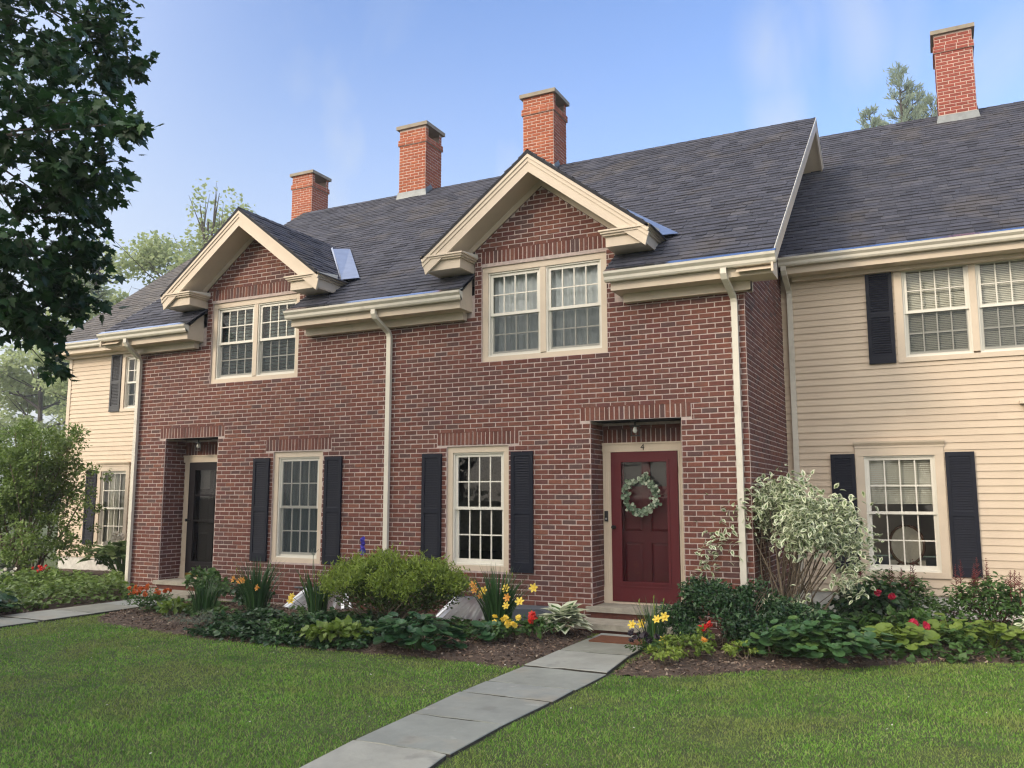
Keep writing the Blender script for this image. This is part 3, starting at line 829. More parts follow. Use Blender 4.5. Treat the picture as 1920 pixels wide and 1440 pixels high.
# doorbell and number
db = MB(); db.box(3.405, 3.452, .392, .425, 1.06, 1.20)
dbo = db.build('doorbell', 'black', brick_house)
bt = MB(); bt.tube([(3.4285, .392, 1.095), (3.4285, .388, 1.095)], .014, 14); bt.build('button', 'galv', dbo)
cu = bpy.data.curves.new('house_number', 'FONT'); cu.body = '4'; cu.size = .115; cu.extrude = .004; cu.align_x = 'CENTER'
tmp = bpy.data.objects.new('tmp', cu); col.objects.link(tmp)
bpy.context.view_layer.update()
me = bpy.data.meshes.new_from_object(tmp); bpy.data.objects.remove(tmp)
me.materials.clear(); me.materials.append(M['bronze'])
hn = bpy.data.objects.new('house_number', me); col.objects.link(hn)
hn.parent = brick_house; hn.location = (3.955, .414, 2.02 - GZ); hn.rotation_euler = (R(90), 0, 0)

# downspouts
def downspout(house, pts, w_=.075):
    mb = MB(); hx, hy = w_ / 2, .028
    P = np.asarray(pts, float)
    secs = []
    for i, p in enumerate(P):
        t = (P[min(i + 1, len(P) - 1)] - P[max(i - 1, 0)]); t /= np.linalg.norm(t)
        nrm = np.cross(t, UX); nrm /= np.linalg.norm(nrm)
        secs.append([p - hx * UX - hy * nrm, p + hx * UX - hy * nrm, p + hx * UX + hy * nrm, p - hx * UX + hy * nrm])
    V = np.vstack(secs)
    F = [(i * 4 + j, i * 4 + (j + 1) % 4, i * 4 + 4 + (j + 1) % 4, i * 4 + 4 + j) for i in range(len(P) - 1) for j in range(4)]
    mb.add(V, F + [(0, 1, 2, 3)])
    return mb.build('downspout', 'gutter', house)
def spout(house, x, y, ez, x2=None, zend=GZ + .05):
    x2 = x + .04 if x2 is None else x2
    downspout(house, [(x, y + EY + .03, ez - .11), (x, y + EY + .03, ez - .19), (x + .004, y + EY + .06, ez - .24), (x2 - .005, y - .09, ez - .42), (x2, y - .062, ez - .48), (x2, y - .06, ez - .55), (x2, y - .06, zend)])
spout(brick_house, -5.26, 0, EZ, -5.30); spout(brick_house, .085, 0, EZ, .131); spout(brick_house, 5.30, 0, EZ, 5.345)

# chimneys
def chimney(house, x0, x1, y0, y1, zb, zt, mbk, mortar, zroof_front, slope, openside=True):
    c = MB(); zo0, zo1 = zt - .36, zt - .08
    full = [(x0, x1, -9, -8)]
    sheet(c, A(0, y0, 0), UX, UZ, x0, x1, zb, zt - .08); sheet(c, A(0, y1, 0), UX, UZ, x0, x1, zb, zt - .08)
    bricks(c, A(0, y0, 0), UX, UZ, -UY, x0, x1, zb, zt - .08, m=1, phase=x0 % BL)
    for x, n in ((x1, UX), (x0, -UX)):
        h = [(y0 + .11, y1 - .11, zo0, zo1)]
        sheet(c, A(x, 0, 0), UY, UZ, y0, y1, zb, zt - .08, holes=h)
        bricks(c, A(x, 0, 0), UY, UZ, n, y0, y1, zb, zt - .08, holes=h, m=1, phase=y0 % BL)
    c.quad((x0, y0, zo0 - .01), (x1, y0, zo0 - .01), (x1, y1, zo0 - .01), (x0, y1, zo0 - .01))
    # corbelled band
    p = .028; za = zt - .46
    for dz, pp in ((0, p), (BH, p * .9)):
        a0, a1, b0, b1 = x0 - pp, x1 + pp, y0 - pp, y1 + pp
        z0_, z1_ = za + dz, za + dz + BH
        c.box(a0, a1, b0, b1, z0_ + .001, z1_ - .001, 0)
        bricks_row = lambda O_, U_, N_, q0, q1: [one_brick(c, O_, U_, UZ, N_, q0 + k * BL + MJ / 2, min(q1, q0 + (k + 1) * BL) - MJ / 2, z0_ + MJ / 2, z1_ - MJ / 2, 1) for k in range(int((q1 - q0) / BL + .9)) if min(q1, q0 + (k + 1) * BL) - q0 - k * BL > .04]
        bricks_row(A(0, b0, 0), UX, -UY, a0, a1); bricks_row(A(a1, 0, 0), UY, UX, b0, b1); bricks_row(A(a0, 0, 0), UY, -UX, b0, b1)
    ch = c.build('chimney', [mortar, mbk], house)
    k = MB(); e = .06
    k.box(x0 - e, x1 + e, y0 - e, y1 + e, zt - .08, zt); k.build('chimney_cap', 'cap', ch)
    f = MB(); q = .02
    zf = zroof_front
    f.prism([(x0 - q - .03, y0 - q - .02, zf - .02), (x1 + q + .03, y0 - q - .02, zf - .02), (x1 + q, y0 - q, zf + .14), (x0 - q, y0 - q, zf + .14)], (0, .015, 0))
    for x, s in ((x1, 1), (x0, -1)):
        f.prism([(x + s * q, y0 - q, zf - .02), (x + s * q, y0 - q, zf + .14), (x + s * q, y0 + .2, zf + .2 * slope + .16), (x + s * q, y0 + .3, zf + .3 * slope - .02)], (s * .004, 0, 0))
    f.build('flashing', 'lead', ch)
    t = MB(); xc, yc = (x0 + x1) / 2, (y0 + y1) / 2
    t.tube([(xc, yc, zo0 - .01), (xc, yc, zo0 + .1)], .11, 12); t.build('flue', 'stone', ch)
zr = lambda y: EZ + (y - EY) * SL
chimney(brick_house, -2.93, -2.24, 4.6, 5.27, 7.5, 9.67, 'brick_orange', 'mortar_light', zr(4.6), SL)
chimney(brick_house, .16, .85, 4.6, 5.27, 7.5, 9.75, 'brick_orange', 'mortar_light', zr(4.6), SL)

# ------------------------------------------------------------------ THE TWO CLAPBOARD HOUSES
WY, WEY, WEZ, WSL, WRY = 2.90, 2.45, 5.00, .77, 7.50
WRZ = WEZ + WSL * (WRY - WEY)
def clap_house(label, x0, x1, s, wins, holes, rake_x):
    """s=+1: stands right of the brick house"""
    h = thing('clapboard_house', label, 'house', ((x0 + x1) / 2, WY, GZ))
    c = MB()
    clapboard(c, A(0, WY, 0), UX, UZ, -UY, x0, x1, .02, 4.86, holes=holes)
    sheet(c, A(0, WY, 0), UX, UZ, x0, x1, .0, 4.9, holes=holes)
    xe = x1 if s > 0 else x0
    clapboard(c, A(xe, 0, 0), UY, UZ, UX * s, WY, 12.1, .02, 4.9)
    c.add([(xe, WY, 0), (xe, 12.1, 0), (xe, 12.1, 4.9), (xe, WRY, WRZ - .1), (xe, WY, 4.9)], [(0, 1, 2, 3, 4)])
    sheet(c, A(0, 12.1, 0), UX, UZ, x0, x1, 0, 4.9)
    sheet(c, A(0, 0, 2.62), UX, UY, x0, x1, WY + .1, 12, m=1)
    sheet(c, A(0, 0, -.02), UX, UY, x0, x1, WY + .1, 12, m=1)
    c.build('siding_wall', ['siding', 'room'], h)
    f = MB(); f.box(x0, x1, WY + .012, WY + .3, GZ - .2, .018)
    f.build('foundation', 'foundation', h)
    cb = MB()
    if s < 0: cb.box(xe - .02, xe + .09, WY - .028, WY - .001, .0, 4.86)
    else: cb.box(xe - .09, xe + .02, WY - .028, WY - .001, .0, 4.86)
    cb.build('corner_board', 'trim', h)
    W_ = A(0, 1, WSL) / math.hypot(1, WSL); N_ = A(0, -WSL, 1) / math.hypot(1, WSL)
    L_ = math.hypot(WRY - WEY, WRZ - WEZ)
    r = MB(); ra, rb = (x0 + .02, rake_x) if s > 0 else (rake_x, x1 - .02)
    O_ = A(0, WEY, WEZ)
    shingles(r, O_, UX, W_, N_, ra, rb, -.02, L_, m=1)
    sheet(r, O_ - .003 * N_, UX, W_, ra, rb, -.01, L_); sheet(r, O_ - .04 * N_, UX, W_, ra, rb, 0, L_)
    yb = 2 * WRY - WEY
    r.quad((ra, WRY, WRZ - .003), (rb, WRY, WRZ - .003), (rb, yb, WEZ), (ra, yb, WEZ))
    for k in range(int((rb - ra) / .22)):
        a = ra + k * .22
        r.add([(a, WRY - .13, WRZ - .09), (a + .24, WRY - .13, WRZ - .093), (a + .24, WRY, WRZ + .012), (a, WRY, WRZ + .02), (a, WRY + .13, WRZ - .09), (a + .24, WRY + .13, WRZ - .093)], [(0, 1, 2, 3), (3, 2, 5, 4)], 1)
    r.build('roof', ['deck', 'shingle' if s > 0 else 'shingle_brown'], h)
    k = MB(); xr = rake_x
    for (y0, z0, y1, z1) in ((WEY, WEZ, WRY, WRZ), (yb, WEZ, WRY, WRZ)):
        k.prism([(xr - s * .03, y0, z0 - .2), (xr - s * .03, y0, z0 - .01), (xr - s * .03, y1, z1 - .01), (xr - s * .03, y1, z1 - .2)], (s * .03, 0, 0))
        k.quad((xr - s * .03, y0, z0 - .18), (xe, y0, z0 - .18), (xe, y1, z1 - .18), (xr - s * .03, y1, z1 - .18))
    k.build('rake_board', 'trim', h)
    ex0, ex1 = (x0 + .05, rake_x) if s > 0 else (rake_x, x1 - .05)
    eave(h, ex0, ex1, WY, WEZ, wallz=4.70)
    return h
RW0, RW1 = XR + .0, 14.5
rholes = [(6.44, 7.59, .27, 2.18), (7.10, 9.12, 3.35, 4.86)]
rh = clap_house('cream clapboard house standing right of the brick house, two wide windows with black shutters', RW0, RW1, 1, None, rholes, 14.8)
window(rh, 6.43, 7.597, .255, 2.10, WY - .02, cas=.115, opt=dict(blind='blind_grey', low=1.30, pitch=.03), header=True, proud=.012, sillw=.08)
window(rh, 7.09, 9.13, 3.338, 4.86, WY - .02, units=2, cas=.10, opt=dict(blind='blind_grey', pitch=.026, screen='half'), proud=.012, sillw=.07)
shutter(rh, 6.085, 6.42, .29, 2.02, WY - .018); shutter(rh, 7.612, 7.98, .29, 2.02, WY - .018)
shutter(rh, 6.695, 7.06, 3.34, 4.80, WY - .018); shutter(rh, 9.17, 9.53, 3.34, 4.80, WY - .018)
spout(rh, 5.58, WY, WEZ, 5.60)
# entrance hood just beyond the frame
hd = MB(); hd.box(8.62, 10.2, WY - .03, WY, 2.58, 2.66); hd.box(8.57, 10.25, WY - .09, WY, 2.66, 2.70)
hd.build('door_hood', 'trim', rh)
wzr = lambda y: WEZ + (y - WEY) * WSL
chimney(rh, 7.93, 8.58, 7.1, 7.75, 8.0, 10.47, 'brick_red', 'mortar_light', wzr(7.1), WSL)

LW0, LW1 = -11.27, XL
lholes = [(-10.02, -8.98, .22, 2.08), (-9.40, -8.36, 3.36, 4.72)]
lh = clap_house('cream clapboard house standing left of the brick house with sunlit brown roof', LW0, LW1, -1, None, lholes, -11.52)
window(lh, -10.03, -8.97, .20, 2.09, WY - .02, cas=.11, opt=dict(curtain='curtain_white', spans=[(0, .5), (.62, 1)]), header=True, proud=.012, sillw=.08)
window(lh, -9.41, -8.35, 3.35, 4.73, WY - .02, cas=.10, opt=dict(curtain='curtain_white', spans=[(.1, .9)], screen='half'), proud=.012, sillw=.07)
shutter(lh, -10.40, -10.04, .3, 2.02, WY - .018); shutter(lh, -9.77, -9.42, 3.36, 4.73, WY - .018, 'shutter_grey')
chimney(lh, -8.22, -7.52, 7.1, 7.8, 8.0, 10.36, 'brick_orange', 'mortar_light', wzr(7.1), WSL)
#==SETTING==
# ------------------------------------------------------------------ ground, paths, beds
PX0, PX1 = 3.70, 4.53                         # front path to the red door
LPX0, LPX1 = -4.40, -3.48                     # path to the other door
BED_MID = [(-3.44, -.02), (-3.44, -1.9), (-2.95, -2.52), (-1.42, -2.80), (-.51, -2.9), (.74, -2.97), (2.16, -2.78), (3.22, -2.8), (3.60, -2.86), (3.66, -2.5), (3.66, -.6), (3.2, -.02)]
BED_RIGHT = [(4.57, -.6), (4.57, -2.0), (4.60, -2.72), (4.9, -2.72), (5.34, -2.44), (5.95, -1.80), (6.66, -1.42), (7.12, -.84), (8.19, -.30), (9.5, .1), (12, .5), (12, 2.88), (5.5, 2.88), (5.42, -.02), (4.75, -.02)]
BED_LEFT = [(-4.42, .0), (-4.42, -3.3), (-5.2, -3.5), (-7, -3.1), (-9.5, -2.2), (-12.5, -1.2), (-13, 2.88), (-5.4, 2.88), (-5.4, .0)]
def smooth_poly(P, k=2):
    P = np.asarray(P, float)
    for _ in range(k):
        Q = np.roll(P, -1, 0); P = np.stack([.78 * P + .22 * Q, .22 * P + .78 * Q], 1).reshape(-1, 2)
    return P
BEDS = [smooth_poly(b) for b in (BED_MID, BED_RIGHT, BED_LEFT)]
def inside(P, x, y):
    x, y = np.asarray(x), np.asarray(y); c = np.zeros(x.shape, bool)
    j = len(P) - 1
    for i in range(len(P)):
        xi, yi = P[i]; xj, yj = P[j]
        c ^= ((yi > y) != (yj > y)) & (x < (xj - xi) * (y - yi) / (yj - yi + 1e-12) + xi)
        j = i
    return c
def edge_dist(P, x, y):
    d = np.full(np.shape(x), 9.0)
    for i in range(len(P)):
        a, b = P[i], P[(i + 1) % len(P)]
        ab = b - a; t = np.clip(((x - a[0]) * ab[0] + (y - a[1]) * ab[1]) / (ab @ ab + 1e-12), 0, 1)
        d = np.minimum(d, np.hypot(x - a[0] - t * ab[0], y - a[1] - t * ab[1]))
    return d
def gh(x, y):
    """height of the ground, beds mounded"""
    x, y = np.asarray(x, float), np.asarray(y, float)
    z = np.full(x.shape, GZ)
    for b in BEDS:
        ins = inside(b, x, y)
        if ins.any():
            d = edge_dist(b, x, y)
            h = .012 + .05 * np.clip(d / .45, 0, 1) ** .7 + .012 * np.sin(x * 7 + y * 3) * np.clip(d / .3, 0, 1) * np.sin(y * 9 - x * 2)
            z = np.where(ins, GZ + h, z)
    return z
g = MB(); n = 64
a = np.linspace(0, 2 * np.pi, n, endpoint=False)
g.add(np.vstack([np.c_[900 * np.cos(a), 900 * np.sin(a), np.full(n, GZ)]]), [tuple(range(n))])
kind(g.build('lawn', 'lawn'), 'structure')
_py = [-14, -7.0, -6.25, -5.6, -4.85, -4.1, -2.8, -2.0, -.5]
def path_l(y): return np.interp(y, _py, [4.1, 3.95, 3.87, 3.80, 3.75, 3.72, 3.71, 3.70, 3.70])
def path_r(y): return np.interp(y, _py, [4.9, 4.72, 4.64, 4.55, 4.53, 4.57, 4.58, 4.50, 4.46])
def path(name, x0, x1, ys, bend=False):
    p = MB()
    for i in range(len(ys) - 1):
        ya, yb = ys[i], ys[i + 1]; q = .017; kx = (path_l(ya), path_r(ya), path_l(yb), path_r(yb)) if bend else (x0, x1, x0, x1); j = rng.normal(0, .012, 8); t = rng.uniform(.02, .036)
        q1, q2 = x0 + j[0], x1 + j[1]
        # rough hand cut slab with a few points along each joint
        k = 7; sx = np.linspace(0, 1, k)
        top = np.c_[kx[0] + (kx[1] - kx[0]) * sx, ya - q + np.cumsum(rng.normal(0, .003, k)) + j[2] * .5]
        bot = np.c_[kx[2] + (kx[3] - kx[2]) * sx, yb + q + np.cumsum(rng.normal(0, .003, k)) + j[3] * .5]
        top[:, 0] += j[4] * .6; bot[:, 0] += j[5] * .6
        P = np.vstack([top, bot[::-1]])
        m_ = len(P); c_ = P.mean(0)
        zt = GZ + t + rng.normal(0, .002, m_)
        P2 = c_ + (P - c_) * (1 - .008)
        V = np.vstack([np.c_[P, np.full(m_, GZ - .05)], np.c_[P, zt - .006], np.c_[P2, zt]])
        TOP_ = [tuple(range(2 * m_, 3 * m_))[::-1]] + [(m_ + i_, m_ + (i_ + 1) % m_, 2 * m_ + (i_ + 1) % m_, 2 * m_ + i_)[::-1] for i_ in range(m_)]
        F = [(r * m_ + i_, r * m_ + (i_ + 1) % m_, (r + 1) * m_ + (i_ + 1) % m_, (r + 1) * m_ + i_)[::-1] for r in (0,) for i_ in range(m_)]
        p.add(V, TOP_ + F); p.MI[-m_:] = [[1]] * m_
    o = p.build(name, ['slate', 'joint'])
    return kind(o, 'structure')
path('path', PX0, PX1, [-.58, -.92, -1.84, -2.80, -3.56, -4.06, -4.87, -5.67, -6.5, -7.3, -8.2, -9.0, -10.0, -11.0, -12.2], True)
path('side_path', LPX0, LPX1, [-.58, -1.3, -2.1, -2.9, -3.75, -4.5, -5.4, -6.3, -7.2, -8.1])
for b in BEDS:
    m_ = MB()
    x0, y0 = b.min(0); x1, y1 = b.max(0)
    st = .07
    xs, ys = np.arange(x0, x1 + st, st), np.arange(y0, y1 + st, st)
    XX, YY = np.meshgrid(xs, ys, indexing='ij')
    ins = inside(b, XX, YY)
    ZZ = gh(XX, YY) + np.where(ins, rng.normal(0, .006, XX.shape), -.006)
    ZZ = np.where(ins, ZZ, GZ - .006)
    ny = len(ys)
    I = np.arange(XX.size).reshape(XX.shape)
    anyin = ins[:-1, :-1] | ins[1:, :-1] | ins[:-1, 1:] | ins[1:, 1:]
    L = np.stack([I[:-1, :-1], I[1:, :-1], I[1:, 1:], I[:-1, 1:]], -1)[anyin]
    m_.raw(np.c_[XX.ravel(), YY.ravel(), ZZ.ravel()], L.ravel(), np.full(len(L), 4), np.zeros(len(L), int))
    kind(m_.build('garden_bed', 'soil', smooth=True), 'structure')

# ------------------------------------------------------------------ leaf templates and scatter helpers
T_OVAL = (A((0, 0, 0), (-.27, .38, .07), (.27, .38, .07), (0, .5, 0), (0, 1, -.1)), [(0, 3, 1), (0, 2, 3), (1, 3, 4), (3, 2, 4)], [0] * 4)
T_BROAD = (A((0, 0, 0), (-.36, .25, .05), (.36, .25, .05), (-.4, .5, .06), (.4, .5, .06), (0, .45, 0), (0, 1, -.12)), [(0, 5, 1), (0, 2, 5), (1, 5, 3), (2, 4, 5), (3, 5, 6), (5, 4, 6)], [0] * 6)
T_SLIM = (A((0, 0, 0), (-.13, .45, .03), (.13, .45, .03), (0, 1, -.12)), [(0, 2, 3, 1)], [0])
_a = np.radians([-90, -55, -20, 15, 50, 90, 130, 165, 200, 235])
T_ROUND = (np.vstack([A((0, .12, 0)), np.c_[.52 * np.cos(_a), .5 + .5 * np.sin(_a), np.where(np.abs(_a - np.pi / 2) > 2.8, .02, .13)], A((0, .5, .02))]),
           [(11, i, i + 1) for i in range(1, 10)] + [(11, 10, 0), (11, 0, 1)], [0] * 11)
_ml = [(0, 0), (.10, .12), (.36, .02), (.30, .20), (.52, .34), (.34, .42), (.40, .62), (.20, .58), (.14, .72), (0, 1.02)]
_ml = _ml + [(-x, y) for x, y in _ml[-2:0:-1]]
T_MAPLE = (np.vstack([np.array([(x, y, -.10 * abs(x) - .06 * y * y) for x, y in _ml]), A((0, .40, .02))]), [(18, i, (i + 1) % 18) for i in range(18)], [0] * 18)
def _var(w1, w2):
    o = A((0, 0, 0), (-w1, .33, .08), (0, .36, 0), (w1, .33, .08), (-w1 * .8, .66, .05), (w1 * .8, .66, .05), (0, 1, -.1))
    i_ = A((-w2, .34, .03), (w2, .34, .03), (0, .78, -.03), (0, .1, 0))
    V = np.vstack([o, i_])
    F = [(0, 10, 7, 1), (0, 3, 8, 10), (1, 7, 9, 4), (3, 5, 9, 8), (4, 9, 6), (9, 5, 6), (10, 2, 7), (10, 8, 2), (7, 2, 9), (2, 8, 9)]
    return (V, F, [0, 0, 0, 0, 0, 0, 1, 1, 1, 1])
T_VAR = _var(.25, .14)
T_HOSTA = _var(.30, .235)
T_HOSTA_PLAIN = (T_HOSTA[0], T_HOSTA[1], [0] * 10)
def petal_flower(n_, w_, cup, m=0, centre=True):
    V = [(0, 0, 0)]; F = []
    for k in range(n_):
        t = 2 * np.pi * k / n_; c, s_ = np.cos(t), np.sin(t)
        for r, h, ww in ((.35, cup * .5, w_), (.75, cup * .95, w_ * .95), (1.0, cup * .85, 0)):
            if ww: V += [(r * c - ww * s_, r * s_ + ww * c, h), (r * c + ww * s_, r * s_ - ww * c, h)]
            else: V += [(r * c, r * s_, h)]
        b = 1 + k * 5
        F += [(0, b + 1, b), (b, b + 1, b + 3, b + 2), (b + 2, b + 3, b + 4)]
    return (A(*V), F, [m] * len(F))
F_LILY = petal_flower(6, .24, .55)
F_DISC = petal_flower(7, .26, .2)
def nrm(v): return v / (np.linalg.norm(v, axis=-1, keepdims=True) + 1e-9)
def leaves(mb, tmpl, pos, ydir, up, size):
    Y = nrm(ydir); X = nrm(np.cross(Y, up)); Z = np.cross(X, Y)
    mb.scatter(tmpl, pos, X, Y, Z, size)
def rdir(n_): return nrm(rng.normal(size=(n_, 3)))
def blob(mb, tmpl, c, r, n_, size, droop=.2, upb=.6, shell=.55, lump=9, gap=.25):
    """leaves in clumps through an ellipsoid: uneven outline, gaps between clumps"""
    c, r = np.asarray(c, float), np.asarray(r, float)
    d = rdir(lump); d[:, 2] = np.abs(d[:, 2]) * 1.0 - .25 * (rng.random(lump))
    cc = d * rng.uniform(.45, .85, (lump, 1))
    k = rng.integers(0, lump, n_)
    q = cc[k] + rdir(n_) * (rng.random((n_, 1)) ** (shell)) * rng.uniform(.28, .5, (lump, 1))[k]
    pos = c + q * r
    out = nrm(q * r + 1e-6)
    ydir = out * .8 + rdir(n_) * .7 + A(0, 0, -droop)
    up = A(0, 0, upb) + out * .5 + rdir(n_) * .5
    leaves(mb, tmpl, pos, ydir, up, size * rng.uniform(.65, 1.25, n_))
def stems(mb, base, tops, r0, r1, bend=.1, n_=5, spread=.04):
    for t in tops:
        b = np.asarray(base, float) + A(*(rng.normal(0, spread, 2)), 0)
        t = np.asarray(t, float)
        s_ = np.linspace(0, 1, n_)[:, None]
        P = b + (t - b) * s_ + np.sin(s_ * np.pi) * rng.normal(0, bend, (1, 3)) * A(1, 1, .2)
        mb.tube(P, np.linspace(r0, r1, n_), 5)
def straps(mb, c, n_, h, spread, w_, m=0, r0=.06, seg=6, stiff=.5):
    """arching strap leaves"""
    c = np.asarray(c, float)
    ph = rng.uniform(0, 2 * np.pi, n_); L = h * rng.uniform(.75, 1.25, n_)
    lean = rng.uniform(.05, 1, n_) ** .8 * spread
    b = c + np.c_[np.cos(ph), np.sin(ph), np.zeros(n_)] * (rng.random((n_, 1)) * r0)
    t = np.linspace(0, 1, seg)
    ang = lean[:, None] * (.35 + 1.5 * t[None, :] ** (1 / stiff) * .9)
    dr, dz = np.sin(ang), np.cos(ang)
    ds = (L / (seg - 1))[:, None]
    rr = np.c_[np.zeros(n_), np.cumsum(dr[:, :-1] * ds, 1)]; zz = np.c_[np.zeros(n_), np.cumsum(dz[:, :-1] * ds, 1)]
    o = np.c_[np.cos(ph), np.sin(ph)]; tw = ph + np.pi / 2 + rng.normal(0, .5, n_)
    wv = np.c_[np.cos(tw), np.sin(tw)]
    ww = w_ * (1 - t ** 2.2) * rng.uniform(.7, 1.2, (n_, 1)) * .5
    V = np.zeros((n_, seg, 2, 3))
    for e, sg in ((0, -1), (1, 1)):
        V[:, :, e, :2] = b[:, None, :2] + o[:, None, :] * rr[:, :, None] + sg * wv[:, None, :] * ww[:, :, None]
        V[:, :, e, 2] = b[:, None, 2] + zz
    idx = np.arange(n_ * seg * 2).reshape(n_, seg, 2)
    L4 = np.stack([idx[:, :-1, 0], idx[:, :-1, 1], idx[:, 1:, 1], idx[:, 1:, 0]], -1).reshape(-1)
    k = n_ * (seg - 1)
    mb.raw(V.reshape(-1, 3), L4, np.full(k, 4), np.full(k, m))
def at(x, y, dz=0.0): return A(x, y, float(gh(np.array([x]), np.array([y]))[0]) + dz)

# ------------------------------------------------------------------ lawn grass
def in_view(x, y, mg=.06):
    dx, dy = x - 7.52, y + 10.70
    ya = R(26.488)
    dep = -np.sin(ya) * dx + np.cos(ya) * dy; lat = np.cos(ya) * dx + np.sin(ya) * dy
    return (dep > 2.0) & (np.abs(lat) < dep * (.62 + mg) + .3), dep
def grass_points(n_, x0, x1, y0, y1, keep_near=True):
    x, y = rng.uniform(x0, x1, n_), rng.uniform(y0, y1, n_)
    ok, dep = in_view(x, y)
    rg = .03 + .035 * np.sin(y * 9 + np.sin(y * 4) * 2) * np.sin(y * 3.1)
    ok &= ~((x > path_l(y) - rg) & (x < path_r(y) + .02 + rg * .3) & (y < -.5)) & ~((x > LPX0) & (x < LPX1) & (y < -.5) & (y > -8.2))
    for b in BEDS: ok &= ~inside(b, x, y) | (edge_dist(b, x, y) < .03)
    ok &= ~((y > -.02) & (x > XL) & (x < XR)) & (y < 2.8)
    pk = np.clip((5.5 / np.maximum(dep, 3)) ** 1.4, .12, 1)
    ok &= rng.random(n_) < pk
    return x[ok], y[ok], dep[ok]
gx, gy, gd = grass_points(1150000, -9, 10.5, -9.2, 1.0)
ng = len(gx)
patch = .5 + .5 * np.sin(gx * 1.7 + np.sin(gy * 1.3) * 2) * np.sin(gy * 2.1 + np.sin(gx * .9) * 2)
hh = rng.uniform(.012, .027, ng) * (.75 + .5 * patch)
ww = .0021 * np.clip(gd / 5, .8, 3.2) * rng.uniform(.7, 1.3, ng)
ph = rng.uniform(0, 2 * np.pi, ng); le = rng.uniform(.3, 1.7, ng) * hh
wd = ph + np.pi / 2 + rng.normal(0, .6, ng)
base = np.c_[gx, gy, np.full(ng, GZ - .002)]
wv = np.c_[np.cos(wd) * ww, np.sin(wd) * ww, np.zeros(ng)]
ld = np.c_[np.cos(ph), np.sin(ph), np.zeros(ng)]
mid = base + ld * (le * .35)[:, None] + np.c_[np.zeros((ng, 2)), hh * .6]
tip = base + ld * le[:, None] + np.c_[np.zeros((ng, 2)), hh]
V = np.stack([base - wv, base + wv, mid + wv * .8, mid - wv * .8, tip], 1).reshape(-1, 3)
i0 = np.arange(ng) * 5
L = np.stack([i0, i0 + 1, i0 + 2, i0 + 3, i0 + 3, i0 + 2, i0 + 4], 1).ravel()
GRASS = mat('grass_blade', var=[(.105, .255, .032), (.14, .31, .04), (.185, .365, .052), (.25, .40, .075), (.36, .36, .16)], rough=.6, spec=.2, noise=.3, nscale=1.7, trans=.3, spots=[((.30, .30, .10), .9, .5, .5), ((.05, .16, .03), 2.3, .6, .5)])
gb = MB(); gb.raw(V, L, np.tile([4, 3], ng), np.zeros(2 * ng, int))
kind(gb.build('grass', GRASS), 'stuff')
fx, fy, fd = grass_points(260, -5, 9.5, -8.5, -2.5)
fm = MB(); T_PET = (A((-.5, -.3, 0), (.5, -.25, .05), (.45, .3, .15), (-.4, .25, .1)), [(0, 1, 2, 3)], [0])
leaves(fm, T_PET, np.c_[fx, fy, np.full(len(fx), GZ + .03)], rdir(len(fx)) * A(1, 1, .3), A(0, 0, 1) + rdir(len(fx)) * .4, rng.uniform(.008, .02, len(fx)))
kind(fm.build('fallen_petals', 'whitepetal'), 'stuff')
# bark chips on the beds
cx_, cy_ = rng.uniform(-6, 10, 90000), rng.uniform(-3.3, 1.2, 90000)
ok, dep = in_view(cx_, cy_)
ib = inside(BEDS[0], cx_, cy_) | inside(BEDS[1], cx_, cy_) | (inside(BEDS[2], cx_, cy_) & (cy_ < -2.4))
ok &= ib; cx_, cy_ = cx_[ok][:26000], cy_[ok][:26000]
nc = len(cx_)
T_CHIP = (A((-.5, -.22, 0), (.5, -.16, .02), (.46, .2, .1), (-.44, .24, .06)), [(0, 1, 2, 3)], [0])
cb_ = MB()
cpos = np.c_[cx_, cy_, gh(cx_, cy_) + rng.uniform(.001, .016, nc)]
leaves(cb_, T_CHIP, cpos, rdir(nc) * A(1, 1, .35), A(0, 0, 1) + rdir(nc) * .6, rng.uniform(.012, .045, nc))
kind(cb_.build('bark_mulch', 'chip'), 'stuff')

# ------------------------------------------------------------------ trees
def tree(name, label, loc, H, crown, mleaf, nl, size, group=None, trunk_r=.18, tmpl=T_BROAD, lump=7, first=.3):
    """crown: list of (dx, dy, z, rx, ry, rz)"""
    t = thing(name, label, 'tree', loc, group)
    tr = MB(); loc = A(*loc)
    top = loc + A(0, 0, H * .9)
    n_ = 9; s_ = np.linspace(0, 1, n_)[:, None]
    P = loc + (top - loc) * s_ + np.c_[np.sin(s_ * 4) * .15, np.cos(s_ * 3) * .12 - .12, s_ * 0]
    tr.tube(P, np.linspace(trunk_r, trunk_r * .18, n_), 8)
    for (dx, dy, z, rx, ry, rz) in crown:
        a_ = P[min(n_ - 2, max(2, int(n_ * (z - rz * .6) / H)))]
        b_ = loc + A(dx, dy, z + rz * .3)
        m1 = (a_ + b_) / 2 + A(0, 0, -.1 * H * .1)
        tr.tube([a_, m1, b_], [trunk_r * .4, trunk_r * .25, trunk_r * .06], 6)
        for q in range(4):
            e_ = b_ + rdir(1)[0] * A(rx, ry, rz) * .75
            tr.tube([m1, (m1 + e_) / 2 + rng.normal(0, .05, 3) * rx, e_], [trunk_r * .16, trunk_r * .1, trunk_r * .03], 5)
    tr.build('trunk', 'bark', t)
    c = MB(); tot = sum(x[3] * x[4] * x[5] for x in crown) ** 1.0
    for (dx, dy, z, rx, ry, rz) in crown:
        blob(c, tmpl, loc + A(dx, dy, z), (rx, ry, rz), int(nl * rx * ry * rz / tot), size, lump=lump)
    c.build('crown', mleaf, t)
    return t
